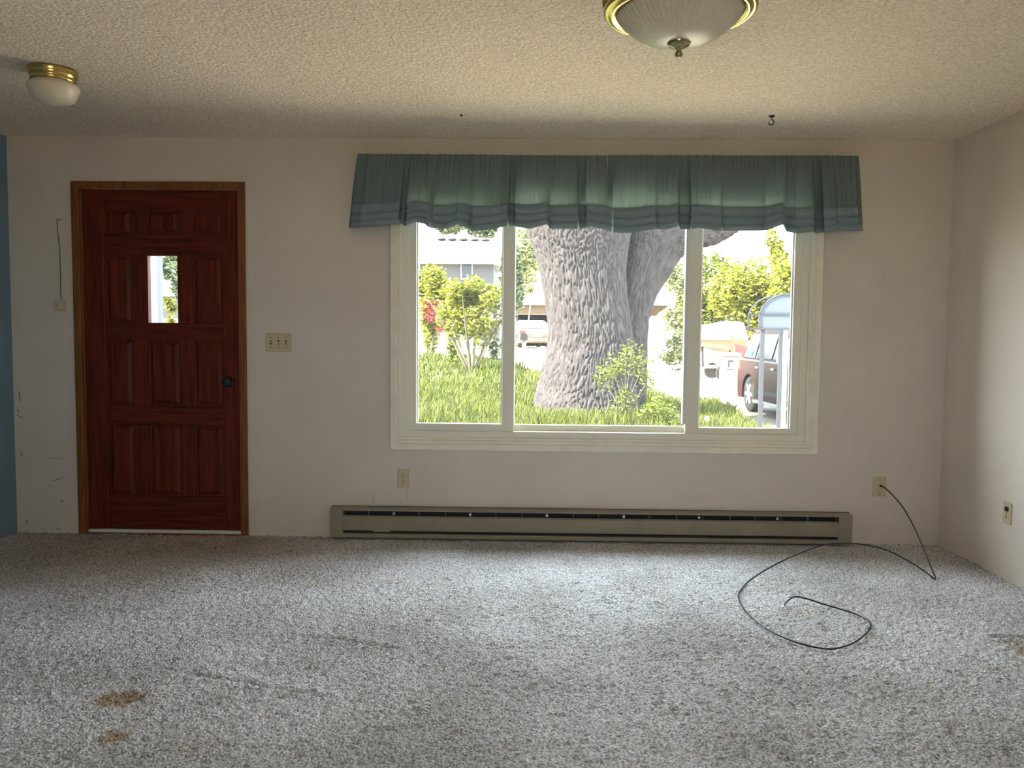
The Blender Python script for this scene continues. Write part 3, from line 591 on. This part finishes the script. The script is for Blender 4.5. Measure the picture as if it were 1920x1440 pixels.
# ---------------- trees and bushes on the left
leafy('ornamental_maple', 884, 584, 22.0, 172, 168, 5200, .070, m_leaf, 'small multi-stemmed tree with yellow-green leaves beyond the lawn', 'tree', 42, stems=6, spread=.20, f=.21)
leafy('leafy_tree', 803, 552, 26.0, 92, 160, 4600, .085, m_leaf, 'tall yellow-green tree at the left window edge', 'tree', 14)
leafy('leafy_tree', 958, 500, 29.0, 52, 210, 3600, .09, m_leafd, 'slender green tree beside the left mullion', 'tree', 14)
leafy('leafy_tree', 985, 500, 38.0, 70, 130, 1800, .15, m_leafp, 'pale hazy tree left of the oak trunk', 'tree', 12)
leafy('red_maple', 828, 590, 24.2, 96, 80, 240, .085, m_red, 'sparse red-leaved maple mixed into the left trees', 'tree', 12, f=.25)
leafy('round_bush', 808, 611, 27.0, 32, 28, 700, .09, m_leaf, 'round clipped yellow-green bush at far left', 'bush', 6, trunk=False, f=.6)
leafy('round_bush', 851, 612, 27.5, 34, 26, 700, .09, m_leaf, 'wider clipped bush behind the ornamental tree', 'bush', 6, trunk=False, f=.6)
leafy('low_shrub', 850, 648, 23.0, 24, 22, 260, .08, m_leaf2, 'small low shrub left of the multi-stemmed tree', 'shrub', 5, trunk=False, f=.6)
leafy('low_shrub', 926, 646, 24.5, 30, 36, 380, .08, m_leafd, 'small dark shrub beside the left mullion', 'shrub', 6, trunk=False, f=.6)
leafy('garden_tree', 328, 512, 20.0, 60, 100, 1300, .11, m_leafd, 'grey-green tree seen through the door glass', 'tree', 9)
leafy('garden_bush', 320, 570, 18.0, 26, 34, 200, .09, m_leaf, 'bush seen through the lower door glass', 'bush', 5, trunk=False)
# ---------------- trees on the right
leafy('leafy_tree', 1430, 558, 34.0, 210, 225, 15000, .105, m_leaf, 'broad yellow-green tree behind the parked car', 'tree', 46, f=.28)
leafy('leafy_tree', 1335, 548, 38.0, 130, 200, 8000, .11, m_leaf2, 'yellow-green tree above the covered boat', 'tree', 20, f=.36)
leafy('leafy_tree', 1462, 475, 42.0, 52, 110, 2000, .11, m_leaf, 'pointed treetop above the right pane trees', 'tree', 8)
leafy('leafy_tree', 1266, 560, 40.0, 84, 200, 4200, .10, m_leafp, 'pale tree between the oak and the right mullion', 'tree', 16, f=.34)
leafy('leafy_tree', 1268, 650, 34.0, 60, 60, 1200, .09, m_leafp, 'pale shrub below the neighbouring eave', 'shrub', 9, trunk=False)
leafy('leafy_tree', 1500, 560, 31.0, 110, 160, 4200, .11, m_leaf, 'tree at the far right beyond the parked car', 'tree', 14)
for px, lb in ((1620, 'large tree beyond the right end of the drive'), (1760, 'large tree at the far right end of the row behind the drive'), (560, 'broad tree beyond the lawn, left of the clipped bushes'), (660, 'tree just left of the window beyond the lawn')):
    leafy('leafy_tree', px, 540, 36.0, 190, 230, 6000, .12, m_leaf if px > 1000 else m_leaf2, lb, 'tree', 26, f=.32)
for i, (px, wpx) in enumerate(((840, 60), (880, 66), (915, 60))):
    leafy('distant_conifer', px, 424, 62.0, wpx, 46, 500, .30, m_leafd, ('distant grey-green tree behind the left end of the pale roof', 'distant grey-green tree behind the middle of the pale roof', 'distant grey-green tree behind the right end of the pale roof')[i], 'tree', 8, trunk=True, group='trees behind the pale roof')
# ---------------- buildings
m_roof = mat('pale_sunlit_shingles', (.24, .235, .23), .8, var=.08, scale=3)
m_side = mat('grey_house_siding', (.045, .047, .05), .8, var=.05, scale=3)
m_brown = mat('brown_cedar_siding', (.075, .048, .026), .8, var=.1, scale=3)
m_dark = mat('dark_garage_interior', (.012, .012, .012), .9)
m_pale = mat('pale_house_trim', (.16, .155, .15), .7)
m_win = mat('dull_house_window', (.03, .035, .045), .3, spec=.2)
def house(px0, px1, ridge, eave, d, label, wins, vents=()):
    a = D(px0, eave, d); b = D(px1, eave, d); rz = D((px0+px1)/2, ridge, d+3.5)[2]; g = float(gz(a[0], a[1])); y = a[1]; ez = a[2]
    t = thing('house', ((a[0]+b[0])/2, y, g), label, 'house')
    MB().box(a[0]+.4, b[0]-.4, y+.5, y+6.5, g-.3, ez).build('wall', m_side, t)
    r = MB().add([(a[0], y, ez), (b[0], y, ez), (b[0], y+3.5, rz), (a[0], y+3.5, rz), (a[0], y+7, ez), (b[0], y+7, ez), (a[0], y, ez-.18), (b[0], y, ez-.18), (a[0], y+7, ez-.18), (b[0], y+7, ez-.18)],
              [(0, 1, 2, 3), (3, 2, 5, 4), (6, 7, 1, 0), (8, 6, 0, 3, 4), (7, 9, 5, 2, 1), (9, 8, 4, 5), (6, 8, 9, 7)]).build('roof', m_roof, t)
    for px, py in vents:
        p = D(px, py, d+3.1); MB().lathe([(.16, rz-.55), (.16, p[2]), (.30, p[2]+.03), (.22, p[2]+.13), (.02, p[2]+.16)], (p[0], p[1], 0), 10).build('roof_vent', m_dark, r)
    for x0, x1, y0_, y1_ in wins:
        p = D(x0, y0_, d+.5); q = D(x1, y1_, d+.5)
        wn = MB().box(p[0]-.08, q[0]+.08, y+.44, y+.5, q[2]-.08, p[2]+.08).build('window', m_pale, t); MB().box(p[0], q[0], y+.42, y+.45, q[2], p[2]).build('pane', m_win, wn)
    MB().box(a[0], b[0], y-.06, y+.0, ez-.2, ez+.02).build('gutter', m_pale, t)
house(772, 938, 446, 487, 46, 'neighbouring house with pale roof and roof vents beyond the left pane', [(866, 884, 494, 522), (800, 818, 596, 620), (920, 936, 600, 640)], [(828, 450), (848, 450.5), (869, 451), (890, 451.5), (910, 452)])
house(215, 352, 520, 547, 40, 'low pale-roofed house seen through the door glass', [(300, 316, 556, 575)])
# open garage with boarded gable
def garage():
    d = 47.; a = D(968, 590, d); b = D(1052, 590, d); g = float(gz(a[0], a[1])); y = a[1]; zt = D(1000, 570, d)[2]; zr = D(1000, 532, d+4)[2]; z0 = a[2]
    t = thing('garage', ((a[0]+b[0])/2, y, g), 'open garage with brown boards and white roof left of the oak', 'garage')
    n = 4
    for k in range(n): MB().box(a[0], b[0], y-.03-.006*(k % 2), y+.1, z0+(zt-z0)*k/n+.008, z0+(zt-z0)*(k+1)/n).build('board', m_brown, t)
    MB().add([(a[0]-.8, y-.3, zt), (b[0]+.4, y-.3, zt), (b[0]+.4, y+4, zr), (a[0]-.8, y+4, zr), (a[0]-.8, y-.3, zt-.06), (b[0]+.4, y-.3, zt-.06), (b[0]+.4, y+7.5, zt), (a[0]-.8, y+7.5, zt)],
             [(0, 1, 2, 3), (4, 5, 1, 0), (3, 2, 6, 7), (4, 7, 6, 5), (1, 5, 6, 2), (4, 0, 3, 7)]).build('roof', m_roof, t)
    MB().box(a[0], b[0], y+6, y+6.1, g-.1, zt).box(a[0]-.02, a[0]+.1, y+.1, y+6, g-.1, z0).box(b[0]-.1, b[0], y+.1, y+6, g-.1, z0).build('wall', m_dark, t)
garage()
def carport():
    d = 30.; a = D(1205, 572, d); b = D(1257, 572, d); y = a[1]; z = a[2]; g = float(gz(b[0], y)); t = thing('carport', (a[0], y, g), 'tan carport eave and posts right of the oak trunk', 'carport')
    MB().box(a[0]-1.2, b[0], y, y+4, z, z+.22).build('roof', m_roof, t)
    q = D(1250, 592, d); MB().add([(a[0]-1.2, y+.02, z), (b[0]-.05, y+.02, z), (b[0]-.5, y+.25, q[2]), (a[0]-1.2, y+.25, q[2])], [(0, 1, 2, 3), (3, 2, 1, 0)]).build('soffit', m_brown, t)
    for px in (1229, 1222): p = D(px, 600, d+.5); MB().box(p[0]-.06, p[0]+.06, p[1]-.06, p[1]+.06, g-.1, z).build('post', m_pale, t)
    MB().box(a[0]-1.2, D(1236, 600, d)[0], y+3.7, y+3.85, g-.1, z).build('wall', m_side, t)
carport()
# porch post and beam seen through the door glass
p0 = D(276, 540, 6.6); p1 = D(297, 540, 6.6); m_post = mat('pale_grey_post_paint', (.10, .105, .112), .7)
pt_ = thing('porch_post', ((p0[0]+p1[0])/2, p0[1], -.1), 'white boxed porch post seen through the door glass', 'post')
MB().box(p0[0], p1[0], p0[1], p0[1]+.09, -.35, 2.45).build('shaft', m_post, pt_, bevel=.008)
MB().box(p0[0]-.02, p1[0]+.02, p0[1]-.02, p0[1]+.11, -.35, -.15).build('base', m_post, pt_, bevel=.008)
# ---------------- vehicles
m_tire = mat('black_tyre', (.012, .012, .012), .8, spec=.2); m_rim = mat('alloy_rim', (.16, .16, .17), .5); m_lamp = mat('red_tail_lamp', (.20, .02, .018), .4, spec=.2)
m_cglass = mat('car_window_glass', (.03, .04, .05), .12, spec=.25); m_plas = mat('dark_plastic_trim', (.014, .014, .015), .6, spec=.2)
def car(name, pos, heading, L, Wd, Hh, belt, wheelr, base, rear_over, paint, label, suv=True):
    root = bpy.data.objects.new(name, None); C.objects.link(root); root.location = pos; root.rotation_euler = (0, 0, heading); tag(root, label, 'car')
    ROOTS[root.name] = Matrix()
    hw = Wd/2; cl = .22; xr = 0.0; xf = L; w0 = rear_over; w1 = rear_over+base; R_ = wheelr+.06
    # side outline of the lower body with wheel arches (local x forward from the tail, z up)
    def arch(cx): return [(cx+R_*math.cos(a), wheelr+R_*math.sin(a)) for a in np.linspace(math.pi+.35, -.35, 13)][::1] if False else [(cx-R_*math.cos(a), wheelr+R_*math.sin(a)) for a in np.linspace(-.25, math.pi+.25, 14)]
    prof = [(.10, cl+.05)]+arch(w0)+arch(w1)+[(L-.1, cl+.05), (L, .45), (L-.02, belt-.22), (L-.12, belt-.10), (L*.72, belt), (.25, belt+.02), (.04, belt-.02), (0, belt-.2), (.02, .5)]
    n = len(prof); lay = [(-hw, .04), (-hw+.06, 0.), (hw-.06, 0.), (hw, .04)]; v = []
    for yv, ins in lay:
        v += [(min(max(x, ins*1.5), L-ins*1.5), yv, z-(ins if z > belt-.15 else 0)) for x, z in prof]
    f = [tuple(range(n-1, -1, -1)), tuple(range(3*n, 4*n))]
    for k in range(3): f += [(k*n+i, k*n+(i+1) % n, (k+1)*n+(i+1) % n, (k+1)*n+i) for i in range(n)]
    MB().add(v, f).build('body', paint, root)
    # greenhouse
    g0, g1, g2, g3 = (.12, .55, L*.50, L*.70) if suv else (.55, 1.35, L*.52, L*.70)
    wi = hw-.05; wt = hw-.24; zt = Hh
    gp = [(g0, belt-.02, wi), (g3, belt-.02, wi), (g2, zt-.05, wt), ((g1+g2)/2, zt, wt), (g1, zt-.04, wt)]; m = len(gp)
    v = [(x, -y_, z) for x, z, y_ in gp]+[(x, y_, z) for x, z, y_ in gp]
    MB().add(v, [tuple(range(m)), tuple(range(2*m-1, m-1, -1))]+[(i, i+m, (i+1) % m+m, (i+1) % m) for i in range(m)]).build('cabin', paint, root, bevel=.03)
    def on_side(x, z, s): k = (z-belt)/(zt-belt); return (x, s*(wi+(wt-wi)*k+.012), z)
    zt2 = zt-.14; zb = belt+.04
    for s in (-1, 1):
        fr = lambda z: g3-(g3-g2)*(z-belt)/(zt-.05-belt); bk = lambda z: g0+(g1-g0)*(z-belt)/(zt-.04-belt)
        xb = [None, L*.235, L*.45, None] if suv else [None, L*.40, L*.41, None]
        segs = [((bk(zb)+.16, bk(zt2)+.10), (L*.215, L*.215)), ((L*.232, L*.232), (L*.425, L*.425)), ((L*.442, L*.442), (fr(zb)-.14, fr(zt2)-.06))] if suv else [((bk(zb)+.15, bk(zt2)+.08), (L*.43, L*.43)), ((L*.445, L*.445), (fr(zb)-.12, fr(zt2)-.06))]
        for (b0, b1), (f0_, f1_) in segs:
            q = [on_side(b0, zb, s), on_side(f0_, zb, s), on_side(f1_, zt2, s), on_side(b1, zt2, s)]
            q2 = [(x, y_-s*.012, z) for x, y_, z in q]
            MB().add(q+q2, [(0, 1, 2, 3), (7, 6, 5, 4), (0, 4, 5, 1), (1, 5, 6, 2), (2, 6, 7, 3), (3, 7, 4, 0)]).build('side_window', m_cglass, root)
        mx = L*.64; MB().box(mx-.10, mx+.08, min(s*(hw-.03), s*(hw+.20)), max(s*(hw-.03), s*(hw+.20)), belt+.0, belt+.16).build('mirror', m_white if suv else paint, root, bevel=.03)
        lm = MB().box(-.012, .26, min(s*(hw-.26), s*(hw+.008)), max(s*(hw-.26), s*(hw+.008)), belt-.24, belt-.06).build('tail_lamp', m_lamp, root, bevel=.02)
        for wx in (w0, w1):
            c_ = (wx, 0, wheelr); a_, b_ = (s*(hw-.26), s*(hw-.02))
            wh = MB().lathe([(wheelr*.62, b_), (wheelr*.93, b_), (wheelr, b_-s*.03), (wheelr, a_+s*.03), (wheelr*.93, a_), (wheelr*.5, a_)], c_, 32, axis='y').build('wheel', m_tire, root, smooth=True)
            MB().lathe([(wheelr*.66, b_-s*.012), (wheelr*.62, b_+s*.004), (wheelr*.56, b_-s*.02), (wheelr*.2, b_-s*.03), (.02, b_-s*.012)], c_, 32, axis='y').build('rim', m_plas, wh)
            for k in range(6):
                a = k*math.pi/3; ca, sa = math.cos(a), math.sin(a)
                MB().bar((wx, b_+s*.002, wheelr), (wx+ca*wheelr*.6, b_+s*.002, wheelr+sa*wheelr*.6), .03, .075 if abs(sa) < .99 else .075).build('spoke', m_rim, wh)
        if suv:
            MB().box(w0+R_+.05, w1-R_-.05, min(s*(hw-.10), s*(hw+.06)), max(s*(hw-.10), s*(hw+.06)), cl+.02, cl+.08).build('running_board', m_rim, root, bevel=.01)
            MB().box(w0+R_+.1, w1-R_-.1, min(s*hw, s*(hw+.012)), max(s*hw, s*(hw+.012)), .42, .52).build('door_trim', m_plas, root)
            for hx in (L*.27, L*.46): MB().box(hx, hx+.18, min(s*hw, s*(hw+.03)), max(s*hw, s*(hw+.03)), belt-.17, belt-.13).build('door_handle', m_rim, root, bevel=.008)
    # rear window and bumper
    bx0 = g0; q = [(bx0-.012+.06*(g1-g0), -wi+.14, belt+.05), (bx0-.012+.06*(g1-g0), wi-.14, belt+.05), (g1-.10*(g1-g0)-.012, wt-.10, zt-.10), (g1-.10*(g1-g0)-.012, -wt+.10, zt-.10)]
    MB().add(q+[(x+.02, y_, z-.005) for x, y_, z in q], [(3, 2, 1, 0), (4, 5, 6, 7), (0, 1, 5, 4), (1, 2, 6, 5), (2, 3, 7, 6), (3, 0, 4, 7)]).build('rear_window', m_cglass, root)
    MB().box(-.06, .12, -hw+.06, hw-.06, cl+.08, .52).build('bumper', m_plas if suv else paint, root, bevel=.03)
    MB().box(-.016, .0, -.26, .26, belt-.36, belt-.24).build('licence_plate', m_white, root)
    return root
m_maroon = mat('dark_maroon_paint', (.018, .0045, .005), .4, spec=.08); m_silver = mat('silver_beige_paint', (.085, .062, .055), .35, spec=.2)
# rear right wheel of the dark car stands at pixel 1411,770
wheel = D(1411, 771, 17.3); hd_ = math.radians(-88.0); fwd = np.array([math.cos(hd_), math.sin(hd_)]); left = np.array([-fwd[1], fwd[0]])
o2 = wheel[:2]-fwd*.85+left*(.98-.1); gcar = float(gz(wheel[0], wheel[1]))
car('suv', (o2[0], o2[1], gcar), hd_, 5.0, 1.98, 1.80, 1.12, .38, 2.95, .85, m_maroon, 'dark maroon sport utility car parked on the drive at right', True)
sp = D(985, 655, 40.0); car('sedan', (sp[0]+.6, sp[1], float(gz(sp[0], sp[1]))), math.radians(100), 4.6, 1.78, 1.42, .92, .32, 2.7, .95, m_silver, 'silver sedan with red tail lamps parked before the garage', False)
sp = D(1085, 655, 41.0); car('hatchback', (sp[0]+.3, sp[1]+.6, float(gz(sp[0], sp[1]))), math.radians(100), 4.2, 1.75, 1.55, .95, .32, 2.5, .85, m_white, 'white car mostly hidden behind the oak trunk', True)
# mailbox at the kerb
p = D(982, 664, 25.0); g = float(gz(p[0], p[1])); t = thing('mailbox', (p[0], p[1], g), 'arched kerb mailbox on a pale post left of the oak', 'mailbox')
MB().box(p[0]-.06, p[0]+.06, p[1]-.05, p[1]+.05, g-.05, D(982, 632, 25)[2]).build('post', m_pale, t)
zb = D(982, 638, 25)[2]; zt = D(982, 624, 25)[2]; hw = .115
MB().prism([(p[0]-hw, zb), (p[0]+hw, zb)]+[(p[0]+hw*math.cos(a), zt-hw+hw*math.sin(a)) for a in np.linspace(0, math.pi, 10)], p[1]-.25, p[1]+.25, 'y').build('box', m_plas, t)
# covered boat on a trailer
def boat():
    d = 30.; s0 = D(1282, 668, d); e0 = D(1386, 660, d); g = float(gz(s0[0], s0[1])); y = s0[1]; zt = D(1330, 604, d)[2]; zm = D(1330, 632, d)[2]; zk = D(1330, 656, d)[2]; x0, x1 = s0[0], e0[0]
    t = thing('boat', ((x0+x1)/2, y, g), 'covered boat with white tarpaulin on a trailer beside the drive', 'boat')
    n = 14; rings = []; m_tarp = mat('white_tarpaulin', (.26, .25, .235), .7, bump=.3, bscale=4); m_hull = mat('tan_boat_hull', (.085, .072, .045), .5)
    def loft(prof_fn, name, m):
        P = []
        for i in range(n+1):
            u = i/n; x = x0+(x1-x0)*u; P.append(prof_fn(u, x))
        mb = MB().grid(P); k = len(P[0]); mb.f += [tuple(range(k)), tuple(range(n*k+k-1, n*k-1, -1))]; return mb.build(name, m, t, smooth=False)
    def wdt(u): return 1.05*min(1, .15+1.3*u)**.7
    loft(lambda u, x: [(x, y-wdt(u), zm-.02), (x, y-wdt(u)*.8, zk+.2*(1-u)), (x, y, zk-.12+.45*(1-u)**2), (x, y+wdt(u)*.8, zk+.2*(1-u)), (x, y+wdt(u), zm-.02)], 'hull', m_hull)
    loft(lambda u, x: [(x, y-wdt(u)-.05, zm-.10), (x, y-wdt(u)-.04, zm+.02), (x, y-.5*wdt(u), zm+(zt-zm)*(.45+.5*min(1, u*1.6))), (x, y, zm+(zt-zm)*(.55+.5*min(1, u*1.5))), (x, y+.5*wdt(u), zm+(zt-zm)*(.45+.5*min(1, u*1.6))), (x, y+wdt(u)+.04, zm-.10)], 'tarpaulin', m_tarp)
    for yy in (-.5, .5): MB().bar((x0-1.2, y+yy*.3, g+.45), (x1-.2, y+yy, g+.5), .08, .10).build('trailer_beam', m_rim, t)
    for yy in (-.95, .95):
        MB().lathe([(.10, -.09), (.28, -.09), (.30, -.05), (.30, .05), (.28, .09), (.10, .09)], (x0+(x1-x0)*.62, y+yy, g+.30), 20, axis='y').build('wheel', m_tire, t)
    for k in (.3, .8): MB().bar((x0+(x1-x0)*k, y-.5, g+.5), (x0+(x1-x0)*k, y-.3, zk+.1), .08, .08).build('bunk', m_plas, t)
boat()
# outboard motor, cart and bin
def clutter():
    m_orange = mat('orange_lift_steel', (.17, .04, .01), .5); m_rcart = mat('red_cart_steel', (.13, .012, .012), .4); m_bin = mat('white_cooler_plastic', (.20, .195, .19), .5)
    d = 27.; a = D(1372, 648, d); b = D(1402, 668, d); g = float(gz(a[0], a[1])); y = a[1]
    t = thing('dump_cart', ((a[0]+b[0])/2, y, g), 'red metal cart behind the white box near the boat', 'cart'); 
    MB().add([(a[0], y-.4, a[2]+.05), (b[0]+.1, y-.4, a[2]-.08), (b[0], y-.4, b[2]-.08), (a[0]+.12, y-.4, b[2]), (a[0], y+.4, a[2]+.05), (b[0]+.1, y+.4, a[2]-.08), (b[0], y+.4, b[2]-.08), (a[0]+.12, y+.4, b[2])],
             [(0, 1, 2, 3), (7, 6, 5, 4), (1, 5, 6, 2), (2, 6, 7, 3), (3, 7, 4, 0)]).build('tub', m_rcart, t)
    MB().bar((a[0]-.10, y-.3, a[2]+.32), (a[0]+.22, y-.3, b[2]+.05), .10, .10).build('arm', m_orange, t)
    MB().bar((a[0]+.22, y-.3, a[2]+.32), (a[0]+.0, y-.3, b[2]+.05), .08, .08).build('arm', m_orange, t)
    for px in (1376, 1398):
        q = D(px, 680, d); MB().bar((q[0], y-.3, b[2]+.05), (q[0], y-.3, g), .07, .07).build('leg', m_plas, t)
    for yy in (-.35, .35): MB().lathe([(.05, -.06), (.22, -.06), (.24, 0), (.22, .06), (.05, .06)], (b[0]-.1, y+yy, g+.24), 16, axis='y').build('wheel', m_tire, t)
    d = 24.5; a = D(1357, 665, d); b = D(1386, 712, d); g = float(gz(b[0], b[1])); y = b[1]; top = a[2]; x0, x1 = a[0], D(1388, 665, d)[0]
    t = thing('storage_box', ((x0+x1)/2, y, g), 'white box with dark bracket marks standing left of the parked car', 'box')
    MB().box(x0, x1-.02, y, y+.5, g+.0, top-.06).build('body', m_bin, t, bevel=.02)
    MB().box(x0-.03, x1+.02, y-.03, y+.53, top-.05, top+.06).build('lid', m_bin, t, bevel=.02); MB().box(x0-.01, x1, y-.01, y+.51, top-.075, top-.055).build('seal', m_rcart, t)
    zc = D(1370, 680, d)[2]; xc = D(1365, 680, d)[0]; k = d/F
    MB().box(xc, xc+10*k, y-.008, y, zc+1*k, zc+5*k).build('bracket', m_plas, t); MB().box(xc, xc+3*k, y-.009, y-.001, zc-9*k, zc+4*k).build('bracket', m_plas, t)
    MB().box(xc-2*k, xc+12*k, y-.008, y, zc-14*k, zc-12*k).build('handle', m_plas, t)
    q0 = D(1384, 684, d); q1 = D(1397, 709, d); m_tan = mat('tan_crate_board', (.07, .06, .035), .8)
    t = thing('low_crate', ((q0[0]+q1[0])/2, y+.6, g), 'tan low crate tucked between the white box and car wheel', 'crate')
    MB().box(q0[0], q0[0]+.09, y+.55, y+.9, g, q0[2]).build('side', m_tan, t); MB().box(q0[0], q1[0], y+.55, y+.9, g, g+.12).build('base', m_tan, t); MB().box(q0[0]+.09, q1[0], y+.58, y+.62, g+.12, q0[2]-.02).build('panel', m_bin, t)
clutter()
# glazed stand close to the right pane
def stand():
    d = 8.6; m_fr = mat('pale_grey_metal_frame', (.022, .025, .031), .45, spec=.2); m_pn = mat('milky_blue_glazing', (.042, .052, .072), .35, spec=.2)
    P = lambda px, py, dd=0: np.array(D(px, py, d+dd)); g = float(gz(P(1440, 700)[0], P(1440, 700)[1]))
    xl = P(1424, 600)[0]; xr = P(1532, 600)[0]; y0_ = P(1440, 600)[1]; y1_ = y0_+.42; z0 = P(1424, 616)[2]; z1 = P(1424, 588)[2]; z2 = P(1424, 550)[2]; z3 = P(1424, 545)[2]
    t = thing('glazed_stand', ((xl+xr)/2, y0_, g), 'grey metal stand with curved glazed top in front of the parked car', 'stand')
    xi = P(1466, 552)[0]; xo = xr-(xi-xl); z2 = P(1466, 552)[2]
    for a, b in (((xl, z0), (xl, z1)), ((xr, z0), (xr, z1)), ((xl, z0), (xr, z0)), ((xl, z1), (xr, z1))):
        for y in (y0_, y1_): MB().bar((a[0], y, a[1]), (b[0], y, b[1]), .020, .020).build('rail', m_fr, t)
    arc = [(P(px, py)[0], P(px, py)[2]) for px, py in ((1424, 588), (1430, 575), (1440, 564), (1452, 557), (1466, 552))]
    for sgn in (0, 1):
        pa = [((x if not sgn else xl+xr-x), z) for x, z in arc]
        for y in (y0_, y1_): MB().tube([(x, y, z) for x, z in pa], .009, 6).build('hoop', m_fr, t)
    MB().bar((xi, y0_, z2), (xo, y0_, z2), .018, .018).build('rail', m_fr, t); MB().bar((xi, y1_, z2), (xo, y1_, z2), .018, .018).build('rail', m_fr, t)
    MB().prism([(xl+.008, z0+.01), (xr-.008, z0+.01), (xr-.008, z1-.008), (xl+.008, z1-.008)], y0_+.004, y0_+.010, 'y').build('pane', m_pn, t)
    MB().prism([(xl+.01, z1+.01)]+[(x+.01, z) for x, z in arc[1:]]+[(xl+xr-x-.01, z) for x, z in arc[::-1][:-1]]+[(xr-.01, z1+.01)], y0_+.006, y0_+.012, 'y').build('pane', m_pn, t)
    for px in (1429, 1473):
        q = P(px, 700); 
        for y in (y0_+.01,): MB().box(q[0]-.020, q[0]+.020, y, y+.04, g-.05, z0).build('leg', m_fr if px < 1440 else m_pale, t)
    for px in (1484, 1527):
        q = P(px, 700); MB().box(q[0]-.018, q[0]+.018, y1_-.04, y1_, g-.05, z0).build('leg', m_fr, t)
stand()
# dandelion clock in the grass
p = D(1324, 785, 10.5); g = float(gz(p[0], p[1])); t = thing('dandelion', (p[0], p[1], g), 'white dandelion seed head at the lawn edge', 'flower')
MB().tube([(p[0], p[1], g), (p[0]+.01, p[1], p[2]-.03)], .004, 6).build('stalk', m_leaf2, t)
MB().lathe([(.003, p[2]-.035), (.026, p[2]-.018), (.034, p[2]), (.026, p[2]+.018), (.003, p[2]+.034)], (p[0]+.01, p[1], 0), 12).build('seed_head', m_white, t, smooth=True)
